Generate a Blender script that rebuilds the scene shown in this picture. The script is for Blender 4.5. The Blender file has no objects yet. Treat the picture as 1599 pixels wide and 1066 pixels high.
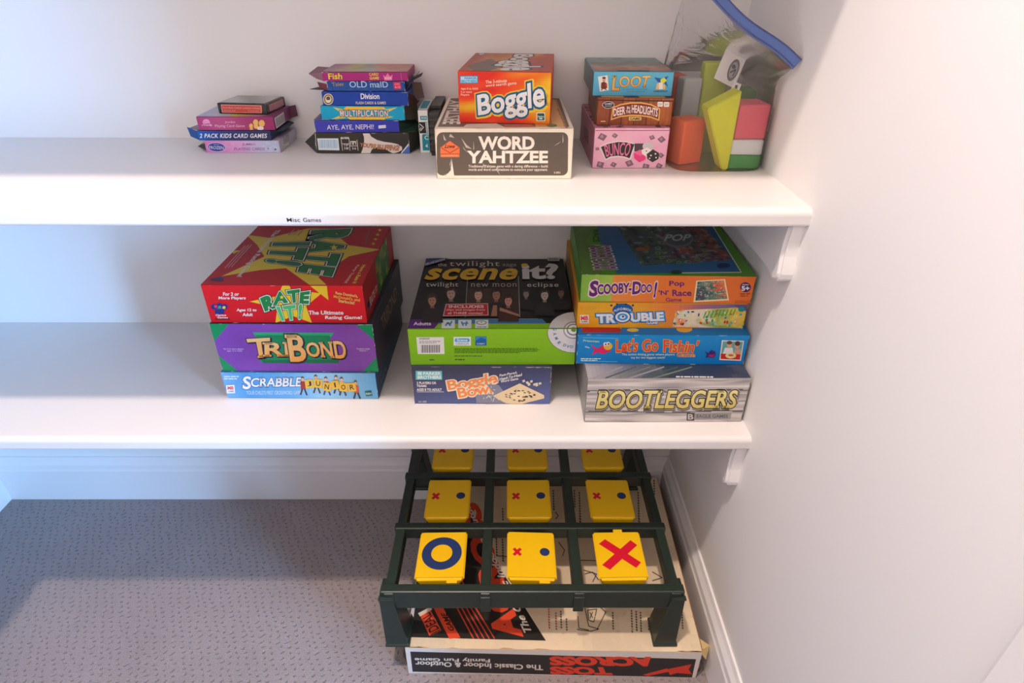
import bpy, bmesh, math, random
import numpy as np
from mathutils import Vector, Matrix

random.seed(7)
SC = bpy.context.scene
COL = SC.collection
R = math.radians

# ------------------------------------------------------------------ camera
cam_d = bpy.data.cameras.new('camera')
cam = bpy.data.objects.new('camera', cam_d)
COL.objects.link(cam)
SC.camera = cam
cam_d.sensor_width = 36.0
cam_d.lens = 961.6 / 1599 * 36.0
cam_d.clip_start = 0.02
cam.location = (0.0, -1.0599, 1.0777)
_p, _y, _r = R(31.517), R(0.2635), R(0.1716)
_fw = Vector((math.sin(_y) * math.cos(_p), math.cos(_y) * math.cos(_p), -math.sin(_p)))
_rt = Vector((math.cos(_y), -math.sin(_y), 0))
_up = _rt.cross(_fw)
_rt2 = _rt * math.cos(_r) + _up * math.sin(_r)
_up2 = _up * math.cos(_r) - _rt * math.sin(_r)
cam.rotation_euler = Matrix((_rt2, _up2, -_fw)).transposed().to_euler()

# ------------------------------------------------------------------ light
world = bpy.data.worlds.new('world')
SC.world = world
world.use_nodes = True
bg = world.node_tree.nodes['Background']
bg.inputs[0].default_value = (0.62, 0.78, 1.0, 1)     # daylight of the room beyond the doorway
bg.inputs[1].default_value = 0.18

def area(name, loc, target, energy, color, sx, sy=None, shape='RECTANGLE'):
    d = bpy.data.lights.new(name, 'AREA')
    d.energy = energy
    d.color = color
    d.shape = shape
    d.size = sx
    if sy:
        d.size_y = sy
    o = bpy.data.objects.new(name, d)
    COL.objects.link(o)
    o.location = loc
    o.rotation_euler = (Vector(target) - Vector(loc)).to_track_quat('-Z', 'Y').to_euler()
    return o

# flush round lamp under the closet ceiling
area('ceiling_lamp_light', (-0.28, -0.87, 2.52), (-0.28, -0.87, 0), 28.5, (1.0, 0.825, 0.715), 0.10, shape='DISK')
# daylight from the window of the next room, entering through the doorway on the right
area('window_daylight', (2.14, -2.38, 1.0), (-0.7, 0.0, 0.45), 160.0, (0.27, 0.56, 1.0), 0.5, 1.3)

SC.view_settings.view_transform = 'Standard'
SC.view_settings.look = 'None'
SC.view_settings.gamma = 1.0
SC.view_settings.use_curve_mapping = False
SC.view_settings.exposure = 0.09

# ------------------------------------------------------------------ helpers
def lin(c):
    c = c / 255.0
    return c / 12.92 if c <= 0.04045 else ((c + 0.055) / 1.055) ** 2.4

GAIN = 1.12
def rgb(c, g=None):
    g = g or GAIN
    if isinstance(c, str):
        c = tuple(int(c[i:i + 2], 16) for i in (0, 2, 4))
    return (min(lin(c[0]) * g, 0.9), min(lin(c[1]) * g, 0.9), min(lin(c[2]) * g, 0.9), 1.0)

MATS = {}
def mat(name, c, rough=0.5, noise=0.06, scale=60.0, bump=0.0, spec=0.5, coat=0.0):
    if name in MATS:
        return MATS[name]
    m = bpy.data.materials.new(name)
    m.use_nodes = True
    nt = m.node_tree
    b = nt.nodes['Principled BSDF']
    b.inputs['Roughness'].default_value = rough
    b.inputs['Specular IOR Level'].default_value = spec
    b.inputs['Coat Weight'].default_value = coat
    col = rgb(c)
    tc = nt.nodes.new('ShaderNodeTexCoord')
    nz = nt.nodes.new('ShaderNodeTexNoise')
    nz.inputs['Scale'].default_value = scale
    nz.inputs['Detail'].default_value = 3.0
    nt.links.new(tc.outputs['Object'], nz.inputs['Vector'])
    mx = nt.nodes.new('ShaderNodeMix')
    mx.data_type = 'RGBA'
    mx.inputs['A'].default_value = tuple(v * (1 - noise) for v in col[:3]) + (1,)
    mx.inputs['B'].default_value = tuple(min(v * (1 + noise), 0.95) for v in col[:3]) + (1,)
    nt.links.new(nz.outputs['Fac'], mx.inputs['Factor'])
    nt.links.new(mx.outputs['Result'], b.inputs['Base Color'])
    if bump:
        bp = nt.nodes.new('ShaderNodeBump')
        bp.inputs['Strength'].default_value = bump
        bp.inputs['Distance'].default_value = 0.002
        nt.links.new(nz.outputs['Fac'], bp.inputs['Height'])
        nt.links.new(bp.outputs['Normal'], b.inputs['Normal'])
    MATS[name] = m
    return m

def print_material():
    m = bpy.data.materials.new('printed_card')
    m.use_nodes = True
    nt = m.node_tree
    b = nt.nodes['Principled BSDF']
    b.inputs['Roughness'].default_value = 0.42
    b.inputs['Specular IOR Level'].default_value = 0.35
    at = nt.nodes.new('ShaderNodeAttribute')
    at.attribute_name = 'ink'
    tc = nt.nodes.new('ShaderNodeTexCoord')
    nz = nt.nodes.new('ShaderNodeTexNoise')
    nz.inputs['Scale'].default_value = 140.0
    nt.links.new(tc.outputs['Object'], nz.inputs['Vector'])
    mr = nt.nodes.new('ShaderNodeMapRange')
    mr.inputs['To Min'].default_value = 0.93
    mr.inputs['To Max'].default_value = 1.05
    nt.links.new(nz.outputs['Fac'], mr.inputs['Value'])
    mu = nt.nodes.new('ShaderNodeVectorMath')
    mu.operation = 'SCALE'
    nt.links.new(at.outputs['Color'], mu.inputs[0])
    nt.links.new(mr.outputs['Result'], mu.inputs['Scale'])
    nt.links.new(mu.outputs['Vector'], b.inputs['Base Color'])
    return m
PRINT = print_material()

def link_mesh(name, bm, m, parent=None, smooth=False):
    me = bpy.data.meshes.new(name)
    bm.to_mesh(me)
    bm.free()
    if smooth:
        for p in me.polygons:
            p.use_smooth = True
    o = bpy.data.objects.new(name, me)
    if m:
        me.materials.append(m)
    COL.objects.link(o)
    if parent:
        o.parent = parent
    return o

def tag(o, label, cat, group=None):
    o['label'] = label
    o['category'] = cat
    if group:
        o['group'] = group
    return o

def struct(o):
    o['kind'] = 'structure'
    return o

def thing(name, label, cat, loc=(0, 0, 0), rot=0.0, group=None):
    o = bpy.data.objects.new(name, None)
    o.empty_display_size = 0.02
    COL.objects.link(o)
    o.location = loc
    o.rotation_euler = (0, 0, R(rot))
    return tag(o, label, cat, group)

def bm_box(x0, x1, y0, y1, z0, z1, bev=0.0, seg=2, bm=None):
    b = bm or bmesh.new()
    vs = [b.verts.new(p) for p in ((x0, y0, z0), (x1, y0, z0), (x1, y1, z0), (x0, y1, z0),
                                   (x0, y0, z1), (x1, y0, z1), (x1, y1, z1), (x0, y1, z1))]
    fs = [b.faces.new([vs[i] for i in q]) for q in
          ((3, 2, 1, 0), (4, 5, 6, 7), (0, 1, 5, 4), (1, 2, 6, 5), (2, 3, 7, 6), (3, 0, 4, 7))]
    if bev:
        es = list({e for f in fs for e in f.edges})
        bmesh.ops.bevel(b, geom=es, offset=bev, segments=seg, affect='EDGES', profile=0.5)
    return b

def bm_prism(pts, axis, a0, a1, bm=None):
    """extrude a closed 2-D outline along an axis; pts are the other two coords in order"""
    b = bm or bmesh.new()
    def mk(p, a):
        if axis == 'x': return (a, p[0], p[1])
        if axis == 'y': return (p[0], a, p[1])
        return (p[0], p[1], a)
    v0 = [b.verts.new(mk(p, a0)) for p in pts]
    v1 = [b.verts.new(mk(p, a1)) for p in pts]
    n = len(pts)
    f = [b.faces.new(v0), b.faces.new(list(reversed(v1)))]
    for i in range(n):
        f.append(b.faces.new((v0[i], v1[i], v1[(i + 1) % n], v0[(i + 1) % n])))
    bmesh.ops.recalc_face_normals(b, faces=f)
    return b

def flap(parent, pts, col, thick=0.0007, name='flap', rough=0.6):
    """a folded card flap: planar-ish polygon in the parent's frame, given real thickness"""
    P = [Vector(p) for p in pts]
    n = (P[1] - P[0]).cross(P[2] - P[0]).normalized() * thick
    b = bmesh.new()
    a = [b.verts.new(p) for p in P]
    c = [b.verts.new(p + n) for p in P]
    k = len(P)
    f = [b.faces.new(a), b.faces.new(list(reversed(c)))]
    for i in range(k):
        f.append(b.faces.new((a[i], c[i], c[(i + 1) % k], a[(i + 1) % k])))
    bmesh.ops.recalc_face_normals(b, faces=f)
    key = 'card_%02x%02x%02x' % tuple(int(v) for v in (col if not isinstance(col, str) else
                                      tuple(int(col[i:i + 2], 16) for i in (0, 2, 4))))
    return link_mesh(name, b, mat(key, col, rough), parent)

# ---- lettering: text outlines of the built-in font as flat meshes -------------------
_tx_cache = {}
_tx_d = bpy.data.curves.new('lettering_source', 'FONT')
_tx_o = bpy.data.objects.new('lettering_source', _tx_d)
COL.objects.link(_tx_o)
def text_mesh(s, off=0.0, res=3, spacing=1.0, line=1.0):
    k = (s, round(off, 4), res, spacing, line)
    if k not in _tx_cache:
        _tx_d.body = s
        _tx_d.offset = off
        _tx_d.resolution_u = res
        _tx_d.space_character = spacing
        _tx_d.space_line = line
        _tx_d.align_x = 'LEFT'
        dg = bpy.context.evaluated_depsgraph_get()
        dg.update()
        ev = _tx_o.evaluated_get(dg)
        me = ev.to_mesh()
        vs = [(v.co.x, v.co.y) for v in me.vertices]
        fs = [tuple(p.vertices) for p in me.polygons]
        ev.to_mesh_clear()
        _tx_cache[k] = (vs, fs)
    return _tx_cache[k]

def homography(src, dst):
    A, bb = [], []
    for (x, y), (u, v) in zip(src, dst):
        A.append([x, y, 1, 0, 0, 0, -u * x, -u * y]); bb.append(u)
        A.append([0, 0, 0, x, y, 1, -v * x, -v * y]); bb.append(v)
    h = np.linalg.solve(np.array(A, float), np.array(bb, float))
    return np.append(h, 1).reshape(3, 3)

LAYER = 0.00002
INK_GAIN = 1.28
def rgb_ink(c):
    top = max(rgb(c, 1.0)[:3])
    return rgb(c, max(1.0, min(INK_GAIN, 0.88 / max(top, 0.01))))
class Art:
    """Flat print on one face of a box. The layout is written in drawing units and
    rectified onto the face; every layer of ink sits a hair above the one before."""
    def __init__(self, parent, dims, face, quad, frame=(0, 0, 1), base=0.0003):
        w, d, h = dims
        self.parent = parent
        if face == 'front':
            self.o, self.ux, self.uy, self.n, fw, fh = Vector((-w/2, 0, 0)), Vector((1,0,0)), Vector((0,0,1)), Vector((0,-1,0)), w, h
        elif face == 'top':
            self.o, self.ux, self.uy, self.n, fw, fh = Vector((-w/2, 0, h)), Vector((1,0,0)), Vector((0,1,0)), Vector((0,0,1)), w, d
        elif face == 'right':
            self.o, self.ux, self.uy, self.n, fw, fh = Vector((w/2, 0, 0)), Vector((0,1,0)), Vector((0,0,1)), Vector((1,0,0)), d, h
        else:
            self.o, self.ux, self.uy, self.n, fw, fh = Vector((-w/2, d, 0)), Vector((0,-1,0)), Vector((0,0,1)), Vector((-1,0,0)), d, h
        self.fw, self.fh = fw, fh
        self.K = frame
        self.H = homography(quad, [(0, fh), (fw, fh), (fw, 0), (0, 0)])
        self.lay = base
        self.parts = {}
        self.cur = None
        self.m = 0.0007
    def part(self, name):
        self.cur = self.parts.setdefault(name, ([], [], []))
        self._name = name
        return self
    def uv(self, x, y):
        X = self.K[0] + self.K[2] * x; Y = self.K[1] + self.K[2] * y
        a = self.H @ np.array([X, Y, 1.0])
        return (a[0] / a[2], a[1] / a[2])
    def co(self, u, v):
        return self.o + self.ux * u + self.uy * v + self.n * self.lay
    def _add(self, uvs, faces, cols):
        V, F, C = self.cur
        k = len(V)
        V.extend(self.co(u, v) for u, v in uvs)
        F.extend(tuple(i + k for i in f) for f in faces)
        C.extend(cols)
        self.lay += LAYER
    def _clip(self, pts):
        m = self.m
        for ax, val, sg in ((0, m, 1), (0, self.fw - m, -1), (1, m, 1), (1, self.fh - m, -1)):
            out = []
            for i in range(len(pts)):
                a, b = pts[i - 1], pts[i]
                ia, ib = sg * (a[ax] - val) >= 0, sg * (b[ax] - val) >= 0
                if ia != ib:
                    t = (val - a[ax]) / (b[ax] - a[ax])
                    out.append((a[0] + t * (b[0] - a[0]), a[1] + t * (b[1] - a[1])))
                if ib:
                    out.append(b)
            pts = out
            if not pts:
                return []
        return pts
    def poly(self, pts, c):
        u = self._clip([self.uv(*p) for p in pts])
        if len(u) >= 3:
            self._add(u, [tuple(range(len(u)))], [rgb_ink(c)])
        return self
    def rect(self, x0, y0, x1, y1, c, r=0):
        if r:
            pts = []
            for cx, cy, a0 in ((x1 - r, y0 + r, -90), (x1 - r, y1 - r, 0), (x0 + r, y1 - r, 90), (x0 + r, y0 + r, 180)):
                for k in range(5):
                    a = R(a0 + 22.5 * k)
                    pts.append((cx + r * math.cos(a), cy + r * math.sin(a)))
            return self.poly(pts, c)
        return self.poly([(x0, y0), (x1, y0), (x1, y1), (x0, y1)], c)
    def ell(self, cx, cy, rx, ry, c, rot=0, n=28):
        a = R(rot); ca, sa = math.cos(a), math.sin(a)
        return self.poly([(cx + rx * math.cos(t) * ca - ry * math.sin(t) * sa,
                           cy + rx * math.cos(t) * sa + ry * math.sin(t) * ca)
                          for t in (2 * math.pi * i / n for i in range(n))], c)
    def star(self, cx, cy, r, c, n=5, inner=0.42, rot=0, sy=1.0):
        pts = []
        for i in range(2 * n):
            a = R(rot - 90) + math.pi * i / n
            q = r if i % 2 == 0 else r * inner
            pts.append((cx + q * math.cos(a), cy + q * math.sin(a) * sy))
        return self.poly(pts, c)
    def line(self, pts, wd, c):
        for (x0, y0), (x1, y1) in zip(pts, pts[1:]):
            dx, dy = x1 - x0, y1 - y0
            L = math.hypot(dx, dy) or 1
            nx, ny = -dy / L * wd / 2, dx / L * wd / 2
            self.poly([(x0 + nx, y0 + ny), (x1 + nx, y1 + ny), (x1 - nx, y1 - ny), (x0 - nx, y0 - ny)], c)
            self.lay -= LAYER
        self.lay += LAYER
        return self
    def fill(self, fn, nx=1, ny=1):
        """cover the whole face; fn(u, v) -> colour with u right and v up, both 0..1"""
        m = self.m
        uvs, fs, cs = [], [], []
        for j in range(ny + 1):
            for i in range(nx + 1):
                uvs.append((m + (self.fw - 2*m) * i / nx, m + (self.fh - 2*m) * j / ny))
        for j in range(ny):
            for i in range(nx):
                a = j * (nx + 1) + i
                fs.append((a, a + 1, a + nx + 2, a + nx + 1))
                c = fn((i + .5) / nx, (j + .5) / ny) if callable(fn) else fn
                cs.append(rgb_ink(c))
        self._add(uvs, fs, cs)
        return self
    def patch(self, quad, fn, nx, ny):
        """a painted picture inside a four-cornered region TL,TR,BR,BL; fn(u, v) with v down"""
        q = [Vector(p) for p in quad]
        uvs, fs, cs = [], [], []
        for j in range(ny + 1):
            for i in range(nx + 1):
                a, b = i / nx, j / ny
                p = (q[0] * (1 - a) + q[1] * a) * (1 - b) + (q[3] * (1 - a) + q[2] * a) * b
                u, v = self.uv(p.x, p.y)
                uvs.append((min(max(u, self.m), self.fw - self.m), min(max(v, self.m), self.fh - self.m)))
        for j in range(ny):
            for i in range(nx):
                a = j * (nx + 1) + i
                fs.append((a + nx + 1, a + nx + 2, a + 1, a))
                cs.append(rgb_ink(fn((i + .5) / nx, (j + .5) / ny)))
        self._add(uvs, fs, cs)
        return self
    def text(self, s, box, c, bold=0.0, out=(), arc=0.0, slant=0.0, grow=0.0, spacing=1.0, line=1.0, grad=None, res=3, drop=None, serif=0.0):
        """box: (x0,y0,x1,y1) or four corners TL,TR,BR,BL of the lettering's own bounding box"""
        bold *= 0.5
        out = [(o_ * 0.62, c_) for o_, c_ in out]
        if len(box) == 4 and not isinstance(box[0], (tuple, list)):
            x0, y0, x1, y1 = box
            q = [(x0, y0), (x1, y0), (x1, y1), (x0, y1)]
        else:
            q = box
        q = [Vector(p) for p in q]
        base, _ = text_mesh(s, 0.0, res, spacing, line)
        if not base:
            return self
        bx0 = min(v[0] for v in base) - bold; bx1 = max(v[0] for v in base) + bold
        by0 = min(v[1] for v in base) - bold; by1 = max(v[1] for v in base) + bold
        slabs = []
        if serif:
            _, bf = text_mesh(s, 0.0, res, spacing, line)
            cap = max(v[1] for v in text_mesh('H', 0.0, res, 1.0, 1.0)[0])
            seen = set()
            for f in bf:
                for i in range(len(f)):
                    p0, p1 = base[f[i - 1]], base[f[i]]
                    for lv, sg in ((0.0, 1), (cap, -1)):
                        if abs(p0[1] - lv) < .004 and abs(p1[1] - lv) < .004 and .02 < abs(p0[0] - p1[0]) < .2:
                            k = (round(min(p0[0], p1[0]), 2), lv)
                            if k not in seen:
                                seen.add(k)
                                slabs.append((min(p0[0], p1[0]), max(p0[0], p1[0]), lv, sg))
        if drop:
            out = list(out)
        def put(off, colr, dx=0.0, dy=0.0):
            vs, fs = text_mesh(s, off, res, spacing, line)
            if serif:
                vs, fs = list(vs), list(fs)
                for xa, xb, lv, sg in slabs:
                    k = len(vs)
                    y0, y1 = (lv - off, lv + 0.045 + off) if sg > 0 else (lv - 0.045 - off, lv + off)
                    vs += [(xa - serif - off, y0), (xb + serif + off, y0), (xb + serif + off, y1), (xa - serif - off, y1)]
                    fs.append((k, k + 1, k + 2, k + 3))
            uvs, tt = [], []
            for x, y in vs:
                a = (x - bx0) / (bx1 - bx0); b = (y - by0) / (by1 - by0)
                t = b
                sc = 1.0 + grow * (2 * abs(a - .5)) ** 1.5
                b = 0.5 + (b - 0.5) * sc
                a2 = a + slant * (b - .5) + dx
                b2 = b + arc * (1 - (2 * a - 1) ** 2) + dy
                p = (q[3] * (1 - a2) + q[2] * a2) * (1 - b2) + (q[0] * (1 - a2) + q[1] * a2) * b2
                uvs.append(self.uv(p.x, p.y)); tt.append(t)
            if grad and colr is c:
                c0, c1 = rgb_ink(c), rgb_ink(grad)
                cs = []
                for f in fs:
                    t = sum(tt[i] for i in f) / len(f)
                    t = min(max(t, 0), 1)
                    cs.append(tuple(c1[k] * (1 - t) + c0[k] * t for k in range(4)))
            else:
                cs = [rgb_ink(colr)] * len(fs)
            self._add(uvs, fs, cs)
        if drop:
            put(bold + (out[0][0] if out else 0), drop[2], drop[0], drop[1])
        for off, oc in out:
            put(bold + off, oc)
        put(bold, c)
        return self
    def fine(self, x0, y0, x1, y1, n, c, gap=0.45, seed=1):
        """small print too fine to read: rows of word-long dashes"""
        rnd = random.Random(seed)
        H = (y1 - y0) / n
        for k in range(n):
            x = x0
            yy = y0 + H * k
            end = x1 - (x1 - x0) * (0.25 if k == n - 1 and n > 1 else 0.03) * rnd.random()
            while x < end:
                wl = min((0.8 + 2.2 * rnd.random()) * H, end - x)
                self.rect(x, yy + H * gap / 2, x + wl, yy + H * (1 - gap / 2), c)
                self.lay -= LAYER
                x += wl + 0.35 * H
        self.lay += LAYER
        return self
    def barcode(self, x0, y0, x1, y1, quad=None):
        self.rect(x0, y0, x1, y1, (232, 230, 228))
        w = x1 - x0; h = y1 - y0
        x = x0 + w * .08
        rnd = random.Random(3)
        while x < x1 - w * .1:
            b = w * (0.012 + 0.03 * rnd.random())
            self.rect(x, y0 + h * .12, x + b, y1 - h * .2, (40, 40, 42)); self.lay -= LAYER
            x += b + w * (0.015 + 0.025 * rnd.random())
        self.lay += LAYER
        return self
    def scuff(self, n, seed=0, c=(214, 204, 190), size=0.0022):
        """paper worn bare along the edges of the face"""
        rnd = random.Random(seed)
        for _ in range(n):
            e = rnd.randrange(4)
            t = rnd.random()
            if rnd.random() < .45:
                t = t * .07 if rnd.random() < .5 else 1 - t * .07
            L = size * (0.7 + 3 * rnd.random()); D = size * (0.12 + 0.35 * rnd.random())
            if e < 2:
                cx, cy = t * self.fw, (0.0 if e == 0 else self.fh)
                p = [(cx - L, cy), (cx - L * .4, cy + (D if e == 0 else -D)), (cx + L * .3, cy + (D * .7 if e == 0 else -D * .7)), (cx + L, cy)]
            else:
                cx, cy = (0.0 if e == 2 else self.fw), t * self.fh
                s = 1 if e == 2 else -1
                L *= .6
                p = [(cx, cy - L), (cx + s * D, cy - L * .3), (cx + s * D * .6, cy + L * .4), (cx, cy + L)]
            self.m = 0.0002
            p = self._clip(p)
            self.m = 0.0007
            if len(p) >= 3:
                self._add(p, [tuple(range(len(p)))], [rgb_ink(c)])
                self.lay -= LAYER
        self.lay += LAYER
        return self
    def done(self):
        res = {}
        host = self.parent
        for ch in bpy.data.objects:
            if ch.parent == self.parent and ch.name.split('.')[0] in ('lid', 'box_body', 'case_body', 'tag_card', 'label_tape'):
                host = ch
        for name, (V, F, C) in self.parts.items():
            if not F:
                continue
            me = bpy.data.meshes.new(name)
            me.from_pydata(V, [], F)
            at = me.color_attributes.new('ink', 'FLOAT_COLOR', 'CORNER')
            buf = np.empty((len(me.loops), 4), np.float32)
            for p in me.polygons:
                buf[p.loop_start:p.loop_start + p.loop_total] = C[p.index]
            at.data.foreach_set('color', buf.ravel())
            me.materials.append(PRINT)
            # every print faces outwards
            flip = [p for p in me.polygons if p.normal.dot(self.n) < 0]
            if flip:
                bm = bmesh.new(); bm.from_mesh(me); bm.faces.ensure_lookup_table()
                bmesh.ops.reverse_faces(bm, faces=[bm.faces[p.index] for p in flip])
                bm.to_mesh(me); bm.free()
            o = bpy.data.objects.new(name, me)
            COL.objects.link(o)
            o.parent = host
            res[name] = o
        return res

def value_noise(seed):
    rnd = random.Random(seed)
    g = [[rnd.random() for _ in range(32)] for _ in range(32)]
    def f(x, y):
        xi, yi = int(math.floor(x)), int(math.floor(y)); fx, fy = x - xi, y - yi
        fx = fx * fx * (3 - 2 * fx); fy = fy * fy * (3 - 2 * fy)
        a = g[xi % 32][yi % 32]; b = g[(xi + 1) % 32][yi % 32]; c = g[xi % 32][(yi + 1) % 32]; d = g[(xi + 1) % 32][(yi + 1) % 32]
        return (a * (1 - fx) + b * fx) * (1 - fy) + (c * (1 - fx) + d * fx) * fy
    return f
def lerp(a, b, t):
    t = min(max(t, 0), 1)
    return tuple(a[i] + (b[i] - a[i]) * t for i in range(3))
def ramp(stops, t):
    for (t0, c0), (t1, c1) in zip(stops, stops[1:]):
        if t <= t1:
            return lerp(c0, c1, (t - t0) / (t1 - t0))
    return stops[-1][1]

def lidded_box(name, label, cat, loc, rot, dims, col, tray_col=(226, 218, 205), lip=0.003, rough=0.45, bev=0.0012, group=None):
    w, d, h = dims
    t = thing(name, label, cat, loc, rot, group)
    key = 'card_%02x%02x%02x' % tuple(int(v) for v in col)
    link_mesh('lid', bm_box(-w/2, w/2, 0, d, lip, h, bev), mat(key, col, rough), t)
    key2 = 'card_%02x%02x%02x' % tuple(int(v) for v in tray_col)
    i = 0.0014
    link_mesh('tray', bm_box(-w/2 + i, w/2 - i, i, d - i, 0.0, h - 0.003, 0.0005, 1), mat(key2, tray_col, 0.7), t)
    return t

def tuck_box(name, label, loc, rot, dims, col, rough=0.45, group=None, cat='card box', bev=0.0008):
    w, d, h = dims
    t = thing(name, label, cat, loc, rot, group)
    key = 'card_%02x%02x%02x' % tuple(int(v) for v in col)
    link_mesh('box_body', bm_box(-w/2, w/2, 0, d, 0, h - 0.0002, bev), mat(key, col, rough), t)
    return t

# ------------------------------------------------------------------ the closet
XR, XL, YF, ZC = 0.3642, -1.1863, -1.56, 2.58
Z1, Z2, Z0 = 0.8278, 0.4715, 1.2700
DS, TS = 0.35, 0.0225

def wall_material(name, c, rough=0.6):
    m = bpy.data.materials.new(name)
    m.use_nodes = True
    nt = m.node_tree
    b = nt.nodes['Principled BSDF']
    b.inputs['Base Color'].default_value = rgb(c)
    b.inputs['Roughness'].default_value = rough
    b.inputs['Specular IOR Level'].default_value = 0.3
    tc = nt.nodes.new('ShaderNodeTexCoord')
    nz = nt.nodes.new('ShaderNodeTexNoise')
    nz.inputs['Scale'].default_value = 180.0
    nz.inputs['Detail'].default_value = 2.0
    nt.links.new(tc.outputs['Object'], nz.inputs['Vector'])
    bp = nt.nodes.new('ShaderNodeBump')
    bp.inputs['Strength'].default_value = 0.06
    bp.inputs['Distance'].default_value = 0.001
    nt.links.new(nz.outputs['Fac'], bp.inputs['Height'])
    nt.links.new(bp.outputs['Normal'], b.inputs['Normal'])
    return m
WALL = wall_material('painted_wall', (233, 229, 227))
CEIL = wall_material('painted_ceiling', (236, 233, 231))
TRIM = wall_material('painted_trim', (230, 227, 226), 0.35)
SHELF = wall_material('painted_shelf', (220, 216, 214), 0.38)

def carpet_material():
    m = bpy.data.materials.new('carpet')
    m.use_nodes = True
    nt = m.node_tree
    N, L = nt.nodes, nt.links
    b = N['Principled BSDF']
    b.inputs['Roughness'].default_value = 0.95
    b.inputs['Specular IOR Level'].default_value = 0.1
    b.inputs['Sheen Weight'].default_value = 0.15
    tc = N.new('ShaderNodeTexCoord')
    def noise(sc, det=3.0, src=None):
        n = N.new('ShaderNodeTexNoise')
        n.inputs['Scale'].default_value = sc
        n.inputs['Detail'].default_value = det
        L.new(src or tc.outputs['Object'], n.inputs['Vector'])
        return n
    def math_(op, a, bb=None):
        n = N.new('ShaderNodeMath'); n.operation = op
        for i, v in enumerate((a, bb)):
            if v is None: continue
            if isinstance(v, (int, float)): n.inputs[i].default_value = v
            else: L.new(v, n.inputs[i])
        return n.outputs[0]
    wob = noise(38.0, 3.0)
    sep = N.new('ShaderNodeSeparateXYZ')
    L.new(tc.outputs['Object'], sep.inputs[0])
    wx = math_('MULTIPLY', math_('SUBTRACT', wob.outputs['Fac'], 0.5), 0.022)
    u = math_('MULTIPLY', math_('ADD', sep.outputs[0], wx), 1 / 0.0165)
    v = math_('MULTIPLY', math_('ADD', sep.outputs[1], wx), 1 / 0.0105)
    row = math_('FLOOR', v)
    u2 = math_('ADD', u, math_('MULTIPLY', row, 0.32))
    fu = math_('ABSOLUTE', math_('SUBTRACT', math_('FRACT', u2), 0.5))
    fv = math_('ABSOLUTE', math_('SUBTRACT', math_('FRACT', v), 0.5))
    dd = math_('SQRT', math_('ADD', math_('POWER', math_('MULTIPLY', fu, 1.15), 2.0), math_('POWER', math_('MULTIPLY', fv, 0.85), 2.0)))
    pit = N.new('ShaderNodeMapRange')
    pit.interpolation_type = 'SMOOTHSTEP'
    pit.inputs['From Min'].default_value = 0.06
    pit.inputs['From Max'].default_value = 0.24
    L.new(dd, pit.inputs['Value'])
    fib = noise(520.0, 4.0)
    big = noise(7.0, 2.0)
    mx = N.new('ShaderNodeMix'); mx.data_type = 'RGBA'
    mx.inputs['A'].default_value = rgb((116, 106, 106))
    mx.inputs['B'].default_value = rgb((186, 172, 170))
    L.new(fib.outputs['Fac'], mx.inputs['Factor'])
    sh = math_('ADD', math_('MULTIPLY', pit.outputs['Result'], 0.12), math_('ADD', 0.74, math_('MULTIPLY', big.outputs['Fac'], 0.22)))
    sc = N.new('ShaderNodeVectorMath'); sc.operation = 'SCALE'
    L.new(mx.outputs['Result'], sc.inputs[0]); L.new(sh, sc.inputs['Scale'])
    L.new(sc.outputs['Vector'], b.inputs['Base Color'])
    hgt = math_('ADD', math_('MULTIPLY', pit.outputs['Result'], 1.0), math_('MULTIPLY', fib.outputs['Fac'], 0.8))
    bp = N.new('ShaderNodeBump')
    bp.inputs['Strength'].default_value = 0.9
    bp.inputs['Distance'].default_value = 0.003
    L.new(hgt, bp.inputs['Height'])
    L.new(bp.outputs['Normal'], b.inputs['Normal'])
    return m

struct(link_mesh('floor', bm_box(XL - .1, 2.6, -3.2, 0.1, -0.1, 0.0), carpet_material()))
struct(link_mesh('wall_back', bm_box(XL - .1, XR + .1, 0.0, 0.1, 0, ZC), WALL))
struct(link_mesh('wall_left', bm_box(XL - .1, XL, YF - .1, 0.0, 0, ZC), WALL))
struct(link_mesh('wall_front', bm_box(XL, XR + .1, YF - .1, YF, 0, ZC), WALL))
struct(link_mesh('ceiling', bm_box(XL - .1, XR + .1, YF - .1, 0.1, ZC, ZC + .1), CEIL))
DY0, DY1, DZ = -0.868, -1.48, 2.04
b = bm_box(XR, XR + .1, DY0, 0.0, 0, ZC)
bm_box(XR, XR + .1, YF, DY1, 0, ZC, bm=b)
bm_box(XR, XR + .1, DY1, DY0, DZ, ZC, bm=b)
struct(link_mesh('wall_right', b, WALL))
# door casing around the doorway on the right
b = bm_box(XR - .016, XR, DY0 - 0.004, DY0 + 0.066, 0, DZ + .066, 0.004)
bm_box(XR - .016, XR, DY1 - .066, DY1 + .004, 0, DZ + .066, 0.004, bm=b)
bm_box(XR - .016, XR, DY1 - .066, DY0 + .066, DZ - .004, DZ + .07, 0.004, bm=b)
bm_box(XR - .002, XR + .102, DY0 - .012, DY0 + .001, 0, DZ, bm=b)
struct(link_mesh('trim_1', b, TRIM))

HB, TB = 0.1223, 0.0145
def skirt(sign=-1):
    return [(0, 0), (sign * TB, 0), (sign * TB, HB * .72), (sign * (TB - .002), HB * .76), (sign * (TB - .003), HB * .85),
            (sign * (TB - .008), HB * .93), (sign * .004, HB), (0, HB)]
struct(link_mesh('baseboard_back', bm_prism(skirt(), 'x', XL, XR), TRIM))
b = bm_prism([(XR + x, z) for x, z in skirt()], 'y', 0.0, DY0 + .066)
struct(link_mesh('baseboard_right', b, TRIM))
b = bm_prism([(XL - x, z) for x, z in skirt()], 'y', 0.0, YF)
struct(link_mesh('baseboard_left', b, TRIM))

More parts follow.
